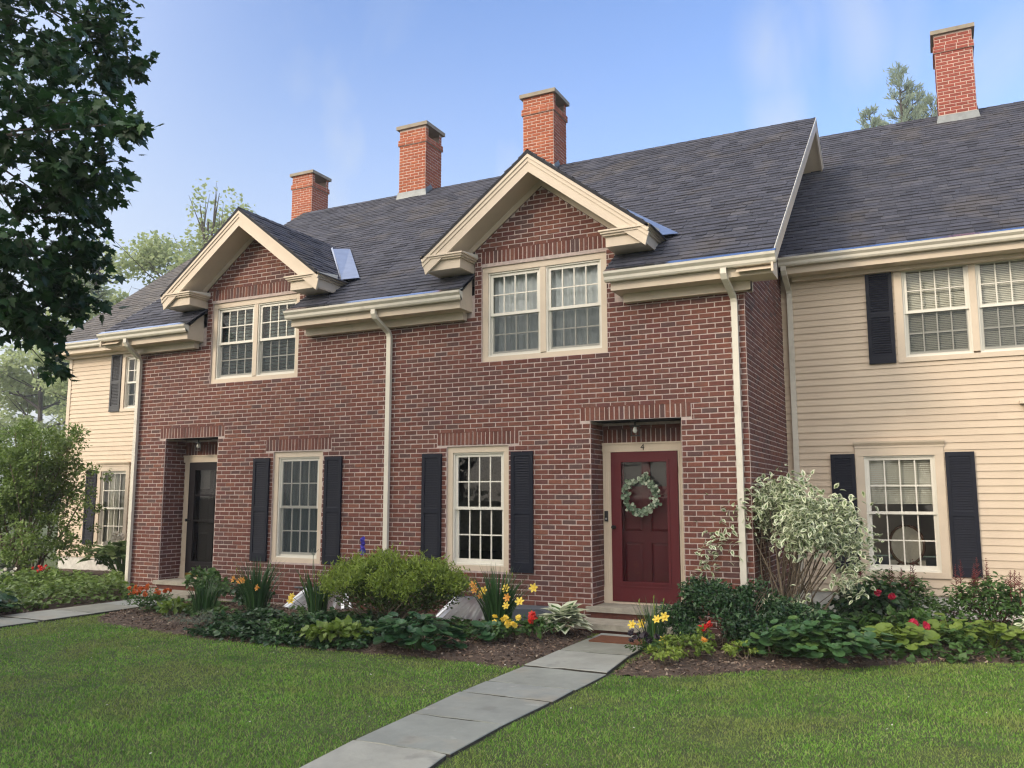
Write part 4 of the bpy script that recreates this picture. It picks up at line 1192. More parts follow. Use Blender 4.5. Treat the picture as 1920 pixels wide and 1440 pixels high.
def random_crown(H, Rr, k, zlow=.35):
    out = []
    for i in range(k):
        f = i / (k - 1); z = H * (zlow + (1 - zlow) * (f ** .9)) * .95
        w_ = Rr * math.sin(math.pi * (.18 + .78 * f)) * .9
        an = rng.uniform(0, 6.28)
        q = w_ * rng.uniform(.25, .75)
        out.append((q * math.cos(an), q * math.sin(an), z, w_ * .62, w_ * .62, H * .11 * rng.uniform(.8, 1.3)))
    return out
def far_tree(label, x, y, H, Rr, k, zlow, nl, size):
    tree('deciduous_tree', label, (x, y, GZ), H, random_crown(H, Rr, k, zlow), 'leaf_far_hazed', int(nl * 1.8), size * .68, 'trees in the mist behind the houses', .34)
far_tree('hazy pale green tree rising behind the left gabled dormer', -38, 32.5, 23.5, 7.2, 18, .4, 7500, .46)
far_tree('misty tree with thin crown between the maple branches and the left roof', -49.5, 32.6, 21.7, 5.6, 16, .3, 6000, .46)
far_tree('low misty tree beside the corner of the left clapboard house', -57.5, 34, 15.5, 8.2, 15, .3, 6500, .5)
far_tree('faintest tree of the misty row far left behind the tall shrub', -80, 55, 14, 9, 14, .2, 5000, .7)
# white pine behind the right roof
QX, QY, QH = 6.7, 47.0, 28.5
pt_ = thing('pine_tree', 'pale misty pine top behind the right roof beside the tall chimney', 'tree', (QX, QY, GZ))
tr = MB(); tr.tube([(QX, QY, GZ), (QX + .1, QY, 14), (QX, QY, QH)], [.5, .32, .03], 8)
nd = MB()
for (lx, ly, lh) in ((0, 0, 0), (-1.9, .4, -2.2), (1.8, -.3, -2.6), (-3.4, .2, -4.4), (.7, .8, -1.1)):
    top = A(QX + lx, QY + ly, QH + lh)
    tr.tube([A(QX, QY, 14), A(QX + lx * .7, QY + ly * .7, QH - 7 + lh * .5), top], [.2, .1, .02], 6)
    for z in np.arange(0, 9.5, .42):
        for q in range(3):
            an = rng.uniform(0, 6.28); L_ = .35 + .26 * z * rng.uniform(.4, 1.1)
            a_ = top + (A(QX + lx * .5, QY, 14) - top) * (z / 14); e_ = a_ + A(math.cos(an) * L_, math.sin(an) * L_, L_ * .75)
            tr.tube([a_, (a_ + e_) / 2 - A(0, 0, .1), e_], [.035, .025, .01], 4)
            n_ = int(26 + 16 * L_)
            tt = rng.uniform(.45, 1.05, n_)[:, None]
            pos = a_ + (e_ - a_) * tt + rng.normal(0, .12, (n_, 3))
            leaves(nd, T_SLIM, pos, (e_ - a_) / L_ + rdir(n_) * .9 + A(0, 0, .5), rdir(n_), rng.uniform(.22, .42, n_))
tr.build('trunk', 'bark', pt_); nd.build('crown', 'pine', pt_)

# the near maple whose branches hang into the picture
mt = thing('maple_tree', 'dark maple whose low leafy branches hang across the upper left', 'tree', (-1.0, -7.5, GZ))
MAPLE = [(1.16, -6.74, 5.2, .5), (.91, -6.21, 5.51, .42), (.88, -5.89, 5.76, .28), (1.46, -6.82, 4.69, .5), (.99, -6.09, 5.2, .33), (.91, -5.69, 5.44, .22), (.87, -5.41, 5.5, .13), (2.01, -7.26, 3.96, .45), (1.74, -6.76, 4.3, .36), (.93, -5.83, 5.13, .17), (2.67, -7.17, 3.84, .25), (2.93, -7.16, 3.77, .15), (1.62, -6.94, 3.76, .5), (2.17, -7.01, 3.71, .32), (2.43, -6.99, 3.64, .2), (1.64, -6.92, 3.36, .5), (1.61, -6.6, 3.58, .32), (1.49, -6.25, 3.73, .17), (1.21, -6.65, 3.11, .45), (1.36, -6.43, 3.28, .33), (1.46, -6.28, 3.35, .17), (1.16, -6.56, 2.89, .36), (1.14, -6.22, 3.02, .26), (1.08, -5.97, 2.99, .13), (1.03, -6.21, 2.77, .22), (.93, -6.17, 2.49, .14), (1.19, -6.68, 2.77, .25)]
mtr = MB(); mlf = MB()
mtr.tube([(-1, -7.5, GZ - .1), (-1, -7.5, .5), (-.95, -7.5, 2.2), (-1.0, -7.45, 4.5), (-.9, -7.4, 7.5), (-1, -7.5, 9.6)], [.34, .26, .22, .18, .11, .03], 12)
limbs = [(A(-.97, -7.48, 2.6), A(.5, -6.9, 3.25)), (A(-.98, -7.46, 3.3), A(.8, -7.0, 4.1)), (A(-.98, -7.45, 4.0), A(.4, -6.7, 5.1)), (A(-.97, -7.44, 4.8), A(.3, -6.4, 5.9))]
for a_, b_ in limbs: mtr.tube([a_, (a_ + b_) / 2 + A(0, 0, .12), b_], [.075, .05, .025], 7)
for (x, y, z, r) in MAPLE:
    c_ = A(x, y, z)
    e_ = min((b for a, b in limbs), key=lambda b: np.linalg.norm(b - c_))
    pm = (c_ + e_) / 2 + rng.normal(0, .05, 3) + A(0, 0, .06)
    mtr.tube([e_, pm, c_], [.014, .008, .003], 5)
    n_ = int(45 + 980 * r ** 1.75)
    # sprays: shallow layers of leaves along twigs
    ntw = max(3, int(26 * r))
    for k in range(ntw):
        d_ = rdir(1)[0] * A(1, 1, .75); b_ = c_ + d_ * r * .35; t_ = c_ + d_ * r * 1.0 + A(.05, .06, -.05 * r)
        mtr.tube([b_, (b_ + t_) / 2 + A(0, 0, .02), t_], [.004, .003, .0015], 4)
        m_ = max(5, n_ // ntw)
        s_ = rng.uniform(0, 1.05, m_)
        pos = b_ + (t_ - b_) * s_[:, None] + rng.normal(0, .045 + .05 * r, (m_, 3)) * A(1, 1, .7)
        yd = (t_ - b_) / np.linalg.norm(t_ - b_) * .6 + rdir(m_) * .8 + A(0, 0, -.45)
        leaves(mlf, T_MAPLE, pos, yd, A(0, 0, 1) + rdir(m_) * .75, rng.uniform(.055, .115, m_))
for k in range(46):          # rest of the crown, outside the frame
    an, zz = rng.uniform(0, 6.28), rng.uniform(3.0, 9.2)
    rr = 3.1 * math.sin(math.pi * (.2 + .75 * (zz - 2.6) / 7.2)) * rng.uniform(.3, 1)
    c_ = A(-1.3 + rr * math.cos(an), -7.7 + rr * math.sin(an), zz)
    rel = c_ - np.array(cam.location); dep = -math.sin(R(26.488)) * rel[0] + math.cos(R(26.488)) * rel[1]; lat = math.cos(R(26.488)) * rel[0] + math.sin(R(26.488)) * rel[1]
    if dep > 0 and lat > -dep * .60 - 1.0: continue
    q = c_ - A(-1, -7.45, zz - .6)
    mtr.tube([A(-.97, -7.45, zz - .7), c_ - q * .4 + A(0, 0, .1), c_], [.05, .03, .008], 5)
    blob(mlf, T_MAPLE, c_, (.95, .95, .6), 230, .17, lump=6)
mtr.build('trunk', 'bark', mt); mlf.build('crown', 'maple', mt)
# trees on the lawn behind the viewpoint: they shade the front of the brick house
bt_ = tree('shade_tree', 'large dark tree on the lawn behind the viewpoint', (-6.6, -11.5, GZ), 9.6, random_crown(9.6, 3.7, 17, .2), 'maple', 5200, .36, 'shade trees on the lawn', .3)
for (x, y, sc_, rz_) in ((-11.5, -19.0, 1.2, 1.1), (-3.6, -17.5, 1.1, 2.3), (6.5, -24.5, 1.2, 4.0), (15.5, -26, 1.1, 5.2), (22, -17, 1.1, .4)):
    t_ = bt_.copy(); col.objects.link(t_); t_.location = (x, y, GZ); t_.scale = (sc_, sc_, sc_); t_.rotation_euler = (0, 0, rz_)
    for ch in bt_.children:
        c_ = ch.copy(); col.objects.link(c_); c_.parent = t_
#==PLANTS==
# ------------------------------------------------------------------ planting
def plant(name, label, cat, x, y, group=None):
    t = thing(name, label, cat, tuple(at(x, y)), group)
    return t, at(x, y)
def mound(mb, tmpl, c, r, n_, size, lump=12, droop=.1, flat=.0):
    blob(mb, tmpl, c, r, n_, size, droop=droop, lump=lump)
def dome_leaves(mb, tmpl, c, r, n_, size, tilt=.55, layers=.35):
    """leaves lying over a dome like roof tiles, facing out and up"""
    u = rng.random(n_) ** .5; ph = rng.uniform(0, 2 * np.pi, n_)
    k = 1 - layers * rng.random(n_)
    zz = np.sqrt(np.clip(1 - u ** 2, 0, 1))
    P = np.c_[np.cos(ph) * u, np.sin(ph) * u, zz] * k[:, None]
    bump = 1 + .14 * np.sin(ph * 5 + u * 7) + .08 * np.sin(ph * 11)
    pos = np.asarray(c) + P * np.asarray(r) * bump[:, None]
    out = np.c_[np.cos(ph), np.sin(ph), np.zeros(n_)]
    yd = out * (.5 + u[:, None]) + rdir(n_) * .45 + A(0, 0, -.25)
    up = A(0, 0, 1) + out * tilt * u[:, None] * 1.6 + rdir(n_) * .3
    leaves(mb, tmpl, pos, yd, up, size * rng.uniform(.6, 1.2, n_))
    return pos

# tall multi stemmed shrub at the far left
t, c = plant('tall_shrub', 'tall loose multi stemmed shrub in front of the left clapboard corner', 'shrub', -9.35, .75)
b = MB(); lf = MB()
tops = [c + A(rng.uniform(-1.1, 1.1), rng.uniform(-.8, .8), rng.uniform(1.7, 2.9)) for _ in range(26)]
stems(b, c, tops, .03, .006, .12, spread=.2)
for tp in tops:
    for k in range(3):
        q = c + (tp - c) * (.62 + .19 * k)
        blob(lf, T_OVAL, q, (.42, .42, .38), 230, .085, lump=6)
for k in range(30):
    q = c + A(rng.uniform(-1.2, 1.2), rng.uniform(-.9, .6), rng.uniform(.25, 1.5)); blob(lf, T_OVAL, q, (.38, .38, .34), 190, .085, lump=6)
b.build('stem', 'twig', t); lf.build('foliage', 'leaf_bright', t)
# large hosta by the left wall
t, c = plant('hosta', 'big upright blue green hosta under the left house window', 'plant', -7.0, 1.3)
lf = MB(); st_ = MB()
for k in range(70):
    an = rng.uniform(0, 6.28); rr = rng.uniform(.05, .62); h_ = .68 - rr * .3 + rng.uniform(-.08, .06)
    p = c + A(math.cos(an) * rr, math.sin(an) * rr, h_)
    st_.tube([c + A(math.cos(an) * .08, math.sin(an) * .08, 0), c + A(math.cos(an) * rr * .6, math.sin(an) * rr * .6, h_ * .7), p], .008, 4)
    leaves(lf, T_HOSTA_PLAIN, p[None], A(math.cos(an), math.sin(an), .1)[None] + rng.normal(0, .2, (1, 3)), A(0, 0, 1)[None] - .3 * A(math.cos(an), math.sin(an), 0)[None], np.array([rng.uniform(.26, .36)]))
st_.build('leaf_stalk', 'leaf_mid', t); lf.build('foliage', 'sage_leaf', t)
# white headed flowers
t, c = plant('hydrangea', 'small hydrangea with round white flower heads by the left corner', 'plant', -8.0, 1.9)
lf = MB(); blob(lf, T_BROAD, c + A(0, 0, .35), (.4, .35, .4), 420, .11); lf.build('foliage', 'leaf_mid', t)
for k in range(5):
    p = c + A(rng.uniform(-.35, .4), rng.uniform(-.35, .1), rng.uniform(.55, .85)); m_ = MB()
    d_ = rdir(60); leaves(m_, F_DISC, p + d_ * .06, rdir(60), d_, .025 * np.ones(60)); m_.build('flower_head', 'whitepetal', t)
def bedding(name, label, x, y, n_fl, fmat, fsize=.03, r=.2, h=.2, lmat='leaf_mid', lsize=.045, nl=260, tm=T_OVAL, group=None, ftop=.75):
    t, c = plant(name, label, 'flower', x, y, group)
    lf = MB(); blob(lf, tm, c + A(0, 0, h * .45), (r, r, h * .6), nl, lsize, lump=8); lf.build('foliage', lmat, t)
    for k in range(n_fl):
        an = rng.uniform(0, 6.28); q = r * .85 * rng.random() ** .5
        p = c + A(math.cos(an) * q, math.sin(an) * q, h * rng.uniform(ftop, 1.12))
        m_ = MB(); nn = 5
        d_ = rdir(nn) * A(1, 1, .6) + A(0, -.5, .7)
        leaves(m_, F_DISC, p + rdir(nn) * fsize * .35, rdir(nn), d_, fsize * rng.uniform(.7, 1.1, nn))
        m_.build('flower', fmat, t)
    return t
bedding('begonia', 'low red flowering begonia in the far left bed', -7.9, .15, 12, 'red', .035, .28, .3, 'leaf_dark')
bedding('begonia', 'low white flowering begonia beside the red one at far left', -8.0, -.45, 9, 'whitepetal', .035, .24, .26, 'leaf_mid')
t, c = plant('heather', 'low grey pink tufted plant under the tall shrub', 'plant', -8.9, -.2)
lf = MB(); blob(lf, T_SLIM, c + A(0, 0, .2), (.45, .3, .25), 900, .08); lf.build('foliage', 'leaf_gray', t)
# tall red and yellow leaved plant behind the left downspout
t, c = plant('coleus', 'bronze and green leaved plant rising behind the left downspout', 'plant', -5.78, 1.0)
st_ = MB(); stems(st_, c, [c + A(rng.uniform(-.12, .12), rng.uniform(-.1, .1), rng.uniform(.6, .95)) for _ in range(7)], .012, .004, .04)
st_.build('stem', 'twig', t)
lf = MB(); blob(lf, T_BROAD, c + A(0, 0, .8), (.22, .22, .28), 120, .13); lf.build('foliage', mat('bronze_leaf', var=[(.2, .06, .03), (.24, .16, .03), (.08, .13, .03), (.3, .12, .05)], rough=.5, trans=.2), t)

def ground_cover(name, x0, x1, y0, y1, h, n_, size, lmat, tm=T_OVAL, edge=.35, bed=None, shape=None):
    x, y = rng.uniform(x0, x1, n_), rng.uniform(y0, y1, n_)
    ok = np.ones(n_, bool)
    if bed is not None: ok &= inside(bed, x, y)
    if shape is not None: ok &= shape(x, y)
    x, y = x[ok], y[ok]; k = len(x)
    hh_ = h * (.65 + .35 * np.sin(x * 5.3 + np.sin(y * 4) * 2) * np.sin(y * 6.1 + x * 2)) * np.clip(edge_dist(bed, x, y) / edge, .45, 1) if bed is not None else h * np.ones(k)
    pos = np.c_[x, y, gh(x, y) + hh_ * rng.random(k) ** .45]
    m_ = MB(); leaves(m_, tm, pos, rdir(k) * A(1, 1, .4) + A(.1, -.3, -.15), A(0, 0, 1) + rdir(k) * .55, size * rng.uniform(.6, 1.25, k))
    return kind(m_.build(name, lmat), 'stuff')
ground_cover('ground_cover', -9.5, -4.42, -3.4, .7, .33, 12000, .085, 'leaf_bright', T_BROAD, bed=BEDS[2], shape=lambda x, y: (y > -3.05 - .12 * (x + 4.4) * -1) & (y < .5 + .1 * np.sin(x * 3)) & (x < -4.52))

def round_plant(label, x, y, r, h, n_, size, lmat='round', group='round leaved rosettes in the beds'):
    t, c = plant('round_leaf_plant', label, 'plant', x, y, group)
    lf = MB(); pos = dome_leaves(lf, T_ROUND, c + A(0, 0, .03), (r[0], r[1], h), n_, size, tilt=.8)
    st_ = MB()
    for p in pos[::3]: st_.tube([c + (p - c) * A(.35, .35, 0), c + (p - c) * A(.75, .75, .7), p], .004, 4, cap=False)
    st_.build('leaf_stalk', 'leaf_mid', t); lf.build('foliage', lmat, t)
round_plant('dark round leaved plant at the corner of the left side path', -4.75, -3.0, (.42, .4), .3, 150, .16)
round_plant('dark round leaved mound at the lawn edge below the large rounded shrub', 2.32, -2.52, (.52, .40), .32, 210, .135)
round_plant('widest mound of round leaves, below the white edged bush', 6.22, -1.2, (.76, .55), .34, 560, .115, 'round_light')
round_plant('few round dark leaves at the foot of the yellow lily by the red flowers', 2.9, -1.95, (.22, .2), .2, 44, .125)

# daylilies
def daylily(label, x, y, n_, h, spread, flowers, wd=.024, fmat='yellow', buds=3):
    t, c = plant('daylily', label, 'flower', x, y, 'daylilies in the beds')
    b = MB(); straps(b, c, n_, h, spread, wd, r0=.11); b.build('foliage', 'blade', t)
    for i, f_ in enumerate(flowers):
        dx, dy, dz = f_[:3]; mm = f_[3] if len(f_) > 3 else fmat
        p = c + A(dx, dy, dz); m_ = MB()
        m_.tube([c + A(dx * .15, dy * .15, 0), c + A(dx * .5, dy * .5, dz * .6), p], [.005, .004, .003], 5, 1)
        d_ = nrm(A(rng.uniform(-.3, .5), -.9, rng.uniform(.15, .7))[None])
        s_ = rng.uniform(.048, .06)
        leaves(m_, F_LILY, p[None], nrm(np.cross(d_, A(.3, .2, 1)[None])), d_, np.array([s_]))
        m_.tube([p - d_[0] * .03, p + d_[0] * .03], [.006, .013], 6, 0)
        m_.build('flower', [mm, 'blade'], t)
    bd = MB()
    for k in range(buds):
        an = rng.uniform(0, 6.28); q = rng.uniform(.1, .35); p = c + A(math.cos(an) * q, math.sin(an) * q, h * rng.uniform(.8, 1.0))
        m_ = MB(); m_.tube([c + (p - c) * A(.1, .1, 0), c + (p - c) * A(.5, .5, .6), p], .003, 4, 0)
        m_.tube([p, p + A(.005, -.01, .03), p + A(.01, -.01, .055)], [.005, .009, .002], 6, 0)
        m_.build('flower_bud', 'leaf_yellowgreen', t)
daylily('broad daylily clump with pale yellow buds left of the first metal window well', -.85, -1.65, 190, .72, .95, [(-.32, -.1, .52), (-.12, -.2, .5), (-.02, -.25, .53), (.2, -.2, .44)], fmat='apricot')
daylily('narrow daylily tuft with a single large yellow bloom beside the large rounded shrub', .10, -1.55, 90, .68, .75, [(-.27, -.2, .28), (-.25, -.2, .34)])
daylily('full daylily with many yellow blooms beside the grey cover', 2.70, -1.40, 230, .70, 1.0, [(-.13, -.1, .50), (.18, -.12, .54), (.50, -.05, .56), (.27, -.3, .37), (.43, -.28, .42), (-.28, -.05, .5, 'apricot'), (-.32, -.02, .56, 'apricot'), (.26, -.25, .46, 'apricot'), (-.2, -.05, .43, 'apricot')])
daylily('slender daylily beside the doormat', 4.64, -1.45, 90, .52, .6, [(.16, -.1, .38), (.10, -.18, .36), (.17, -.22, .16), (-.22, -.05, .27), (-.12, -.03, .28)], wd=.016, buds=4)
t, c = plant('iris', 'low dark strap leaved tuft left of the first daylily', 'plant', -1.85, -1.6)
b = MB(); straps(b, c, 150, .45, .9, .016, r0=.16); b.build('foliage', 'blade', t)

# perennials left of the middle bed
bedding('marigold', 'orange marigold clump near the end of the side path', -2.9, -1.75, 16, 'orange', .034, .30, .3, 'leaf_mid', .05, 320)
bedding('marigold', 'smaller russet marigold at the edge of the side path', -3.15, -1.25, 8, 'orange', .03, .2, .24, 'leaf_mid', .05, 200)
def leafy(name, label, x, y, r, h, n_, size, lmat, tm=T_BROAD, lump=9, cat='plant', group=None):
    t, c = plant(name, label, cat, x, y, group)
    lf = MB(); blob(lf, tm, c + A(0, 0, h * .45), (r, r * .85, h * .6), n_, size, lump=lump); lf.build('foliage', lmat, t)
    st_ = MB(); stems(st_, c, [c + A(rng.uniform(-.6, .6) * r, rng.uniform(-.6, .6) * r, h * rng.uniform(.5, .9)) for _ in range(7)], .007, .003, .03)
    st_.build('stem', 'twig', t)
    return t, c
leafy('columbine', 'leafy green perennial by the dark door step', -2.6, -.75, .4, .45, 420, .085, 'leaf_mid')
leafy('peony', 'taller leafy perennial with pale bud right of the dark door', -3.0, -.55, .3, .62, 240, .09, 'leaf_mid')
leafy('geranium_plant', 'bushy green perennial behind the strap leaved tuft', -1.6, -1.0, .45, .38, 480, .075, 'leaf_dark')
leafy('primrose', 'small lime green rosette at the front of the left tuft', -2.05, -1.98, .13, .2, 60, .12, 'leaf_lime', T_HOSTA_PLAIN)
leafy('catmint', 'low grey green plant at the lawn edge', -1.2, -2.3, .45, .16, 700, .04, 'leaf_gray', T_SLIM)
ground_cover('creeping_ground_cover', -.85, 1.75, -2.95, -1.75, .24, 5200, .075, 'leaf_dark', T_BROAD, bed=BEDS[0], edge=.3)
leafy('strawberry_plant', 'bright green toothed leaf patch at the middle of the lawn edge', 1.36, -2.62, .44, .24, 330, .10, 'leaf_lime', T_BROAD)
leafy('low_herb', 'low dark herb between the round leaves and the lawn', .55, -2.55, .3, .2, 240, .07, 'leaf_mid')

ground_cover('creeping_ground_cover', -2.9, 3.0, -1.95, -1.05, .16, 2800, .075, 'leaf_mid', T_BROAD, bed=BEDS[0], edge=.3, shape=lambda x, y: np.sin(x * 2.3 + 1) + np.sin(y * 5 + x) > -.5)
ground_cover('creeping_ground_cover', 5.4, 8.9, -.9, 1.3, .24, 3600, .085, 'leaf_mid', T_BROAD, bed=BEDS[1], edge=.5)
# corrugated metal window wells
def well(x0, x1, label):
    t = thing('window_well_cover', label, 'cover', ((x0 + x1) / 2, -.4, GZ), 'window wells at the foot of the brick wall')
    m_ = MB(); n_ = 120; k_ = 9; xm, hw = (x0 + x1) / 2, (x1 - x0) / 2
    u = np.linspace(0, 1, n_); a_ = u * np.pi; rid = np.cos(u * 2 * np.pi * 11)
    rows = []
    for t_ in np.linspace(0, 1, k_):
        sp = .55 + .45 * t_
        rows.append(np.c_[xm - hw * sp * np.cos(a_), -.02 - .82 * t_ * (.12 + .88 * np.sin(a_)), (.0 + (GZ - .06) * t_ ** 1.25) + .028 * rid * min(1, .35 + t_)])
    m_.add(np.vstack(rows), [(r * n_ + i, r * n_ + i + 1, (r + 1) * n_ + i + 1, (r + 1) * n_ + i) for r in range(k_ - 1) for i in range(n_ - 1)])
    m_.build('dome', 'galv', t, smooth=True)
    e = MB(); e.tube([(x0 + .04, -.03, -.01), (xm, -.03, .0), (x1 - .04, -.03, -.01)], .014, 6); e.build('rim', 'lid', t)
well(-1.62, -.35, 'shiny corrugated window well cover between daylilies under the left window')
well(1.05, 2.32, 'shiny corrugated window well cover right of the large rounded shrub')
t = thing('utility_cover', 'smooth grey cover on the ground right of the yellow daylily', 'cover', (2.55, -.3, GZ))
m_ = MB(); sec = [(-.34, 0), (-.34, .12), (-.27, .19), (.2, .2), (.33, .15), (.36, 0)]
m_.prism([(2.62 + a, -.46, GZ + .05 + z) for a, z in sec], (0, .4, 0)); m_.build('lid', 'lid', t)
m_ = MB(); m_.box(2.24, 3.02, -.5, -.03, GZ - .02, GZ + .075); m_.build('base', 'lid', t)

# the large rounded shrub
t, c = plant('spirea_shrub', 'large rounded shrub with yellow green top and bare grey twigs in the middle bed', 'shrub', 1.2, -1.4)
b = MB(); inner = MB(); tops_ = MB()
tips = []
for k in range(120):
    an = rng.uniform(0, 6.28); q = rng.random() ** .5
    tips.append(c + A(math.cos(an) * q * 1.0, math.sin(an) * q * .68, .22 + .55 * math.sqrt(max(0, 1 - q ** 2 * .75)) * rng.uniform(.6, 1.14)))
stems(b, c, tips[:70], .014, .003, .09, spread=.14)
for tp in tips:
    n1 = 95
    tt = rng.random(n1) ** .6
    pos = c + (tp - c) * (.45 + .55 * tt[:, None]) + rng.normal(0, .06, (n1, 3))
    leaves(inner, T_OVAL, pos, (tp - c) + rdir(n1) * .7, A(0, 0, 1) + rdir(n1), rng.uniform(.03, .055, n1))
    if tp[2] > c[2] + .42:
        n2 = 70
        pos = tp + rng.normal(0, .055, (n2, 3)) + A(0, 0, .03)
        leaves(tops_, T_SLIM, pos, rdir(n2) + A(0, 0, .9), rdir(n2), rng.uniform(.045, .085, n2))
        leaves(tops_, T_OVAL, pos, rdir(n2) + A(0, 0, .4), A(0, 0, 1) + rdir(n2) * .6, rng.uniform(.03, .05, n2))
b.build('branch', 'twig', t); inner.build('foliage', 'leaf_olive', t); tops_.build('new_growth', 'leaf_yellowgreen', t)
# delphinium behind it
t, c = plant('delphinium', 'single blue delphinium spire behind the large shrub beside the middle downspout', 'flower', .05, -.55)
b = MB(); b.tube([c, c + A(.02, 0, .5), c + A(.03, 0, 1.0)], [.008, .006, .004], 5); b.build('stem', 'leaf_mid', t)
lf = MB(); blob(lf, T_BROAD, c + A(.03, 0, .55), (.16, .16, .22), 90, .11); lf.build('foliage', 'leaf_mid', t)
fl = MB(); n_ = 70; d_ = rdir(n_) * A(1, 1, .2); zz = rng.uniform(.83, 1.06, n_)
leaves(fl, F_DISC, c + A(.03, 0, 0) + d_ * .025 + np.c_[np.zeros((n_, 2)), zz], rdir(n_), d_ + A(0, 0, .2), .024 * np.ones(n_)); fl.build('flower_spike', 'blue', t)
# slender wand flower in front of the left window
t, c = plant('wand_flower', 'thin tall stem with tiny pale heads in front of the left window', 'flower', -.55, -.9)
b = MB(); b.tube([c, c + A(.02, 0, .45), c + A(.03, 0, .85)], .004, 5)
for k in range(6): b.tube([c + A(.03, 0, .8), c + A(.03 + rng.uniform(-.09, .09), rng.uniform(-.06, .06), .85 + rng.uniform(0, .05))], .0025, 4)
b.build('stem', 'leaf_gray', t)

# right end of the middle bed
bedding('snapdragon', 'small clump of yellow snapdragons at the mulch edge', 3.08, -1.9, 14, 'yellow', .034, .19, .26, 'leaf_mid', .045, 240)
bedding('geranium', 'single red geranium head behind the yellow snapdragons', 3.28, -1.62, 3, 'red', .05, .16, .3, 'leaf_mid', .06, 120, T_BROAD)
leafy('alyssum', 'fine leaved low green patch left of the striped hosta', 3.22, -1.35, .26, .24, 420, .045, 'leaf_mid', T_OVAL)
t, c = plant('variegated_hosta', 'hosta with cream edged leaves beside the stone steps', 'plant', 3.36, -.98)
lf = MB(); n_ = 70; ph = rng.uniform(0, 6.28, n_); q = rng.random(n_) ** .6
pos = c + np.c_[np.cos(ph) * q * .1, np.sin(ph) * q * .1, .10 + .14 * (1 - q) + rng.uniform(0, .05, n_)]
leaves(lf, T_HOSTA, pos, np.c_[np.cos(ph), np.sin(ph), .75 - 1.0 * q], np.c_[-np.cos(ph) * .5, -np.sin(ph) * .5, np.ones(n_)], rng.uniform(.2, .32, n_))
lf.build('foliage', ['cream_leaf', 'leaf_mid'], t)
tag_mat = MB(); tag_mat.box(3.78, 4.42, -1.20, -.78, GZ + .027, GZ + .045)
tag(tag_mat.build('doormat', 'mat_brown'), 'brown coir doormat on the path below the stone steps', 'doormat')

# right bed, front
bedding('petunia', 'near black petunia clump at the path edge', 4.74, -2.1, 16, 'petunia', .03, .2, .26, 'leaf_mid', .045, 240)
leafy('lime_herb', 'lime green herb patch at the front of the right bed', 5.0, -2.15, .24, .16, 420, .045, 'leaf_yellowgreen', T_OVAL)
leafy('lime_herb', 'lime green herb patch at the foot of the daylily by the mat', 4.88, -1.75, .2, .2, 300, .05, 'leaf_lime', T_OVAL)
leafy('lime_herb', 'lime green herb patch under the red geranium by the dark shrub', 5.14, -1.85, .2, .22, 300, .05, 'leaf_lime', T_OVAL)
leafy('sedum', 'lone yellow green sedum at the lawn edge left of the round leaves', 5.62, -1.62, .17, .17, 260, .045, 'leaf_yellowgreen', T_OVAL)
leafy('sedum', 'darker sedum between the dark shrub and the round leaves', 5.85, -1.45, .2, .22, 300, .055, 'leaf_mid', T_SLIM)
bedding('geranium', 'red geranium in front of the dark evergreen shrub', 5.24, -1.62, 2, 'red', .045, .13, .27, 'leaf_lime', .05, 120, T_BROAD, ftop=.95)
bedding('geranium', 'fading coral geranium head low at the mulch', 5.30, -1.86, 1, 'apricot', .04, .1, .16, 'leaf_lime', .05, 60, T_BROAD, ftop=1.0)
# dark evergreen
t, c = plant('evergreen_shrub', 'dense dark evergreen shrub right of the red door', 'shrub', 5.2, -1.0)
lf = MB(); b = MB()
for (dx, dy, dz, r, n_) in ((-.05, 0, .44, .40, 2200), (.42, .1, .40, .42, 2200), (-.40, 0, .30, .30, 1300), (.80, .15, .30, .33, 1300), (.15, -.25, .24, .42, 1900), (-.2, .1, .60, .2, 400), (.55, -.2, .2, .38, 1500), (-.3, -.2, .16, .28, 900), (.95, -.05, .18, .28, 800)):
    blob(lf, T_OVAL, c + A(dx, dy, dz), (r, r * .9, r * .75), n_, .055, lump=14)
stems(b, c + A(.15, .1, 0), [c + A(rng.uniform(-.4, .6), rng.uniform(-.1, .3), rng.uniform(.3, .65)) for _ in range(24)], .010, .003, .04, spread=.1)
b.build('branch', 'twig', t); lf.build('foliage', 'leaf_dark', t)
# variegated dogwood
t, c = plant('dogwood', 'large white edged variegated dogwood at the inside corner of the two houses', 'shrub', 5.74, .30)
b = MB(); lf = MB()
tips = []
for k in range(54):
    an = rng.uniform(0, 6.28); q = rng.random() ** .5
    tips.append(c + A(math.cos(an) * q * rng.uniform(.7, 1.0), math.sin(an) * q * .6, .80 + .93 * math.sqrt(max(0, 1 - .8 * q * q)) * rng.uniform(.5, 1.06)))
tips += [c + A(-.92, -.15, .72), c + A(-.85, -.1, .95), c + A(-.8, -.2, .6), c + A(-.1, -.3, .3), c + A(.2, -.3, .34), c + A(.85, -.1, .8), c + A(.75, -.2, .65)]
stems(b, c, tips[:40], .014, .004, .07, spread=.18); stems(b, c, tips[40:], .008, .003, .06, spread=.12)
for tp in tips:
    n1 = 88
    pos = tp + rng.normal(0, .115, (n1, 3)) * A(1, 1, .85)
    leaves(lf, T_VAR, pos, rdir(n1) * A(1, 1, .7) + A(0, 0, -.25), A(0, 0, 1) + rdir(n1) * .7, rng.uniform(.07, .115, n1))
b.build('stem', 'twig', t); lf.build('foliage', ['cream_leaf', 'sage_leaf'], t)
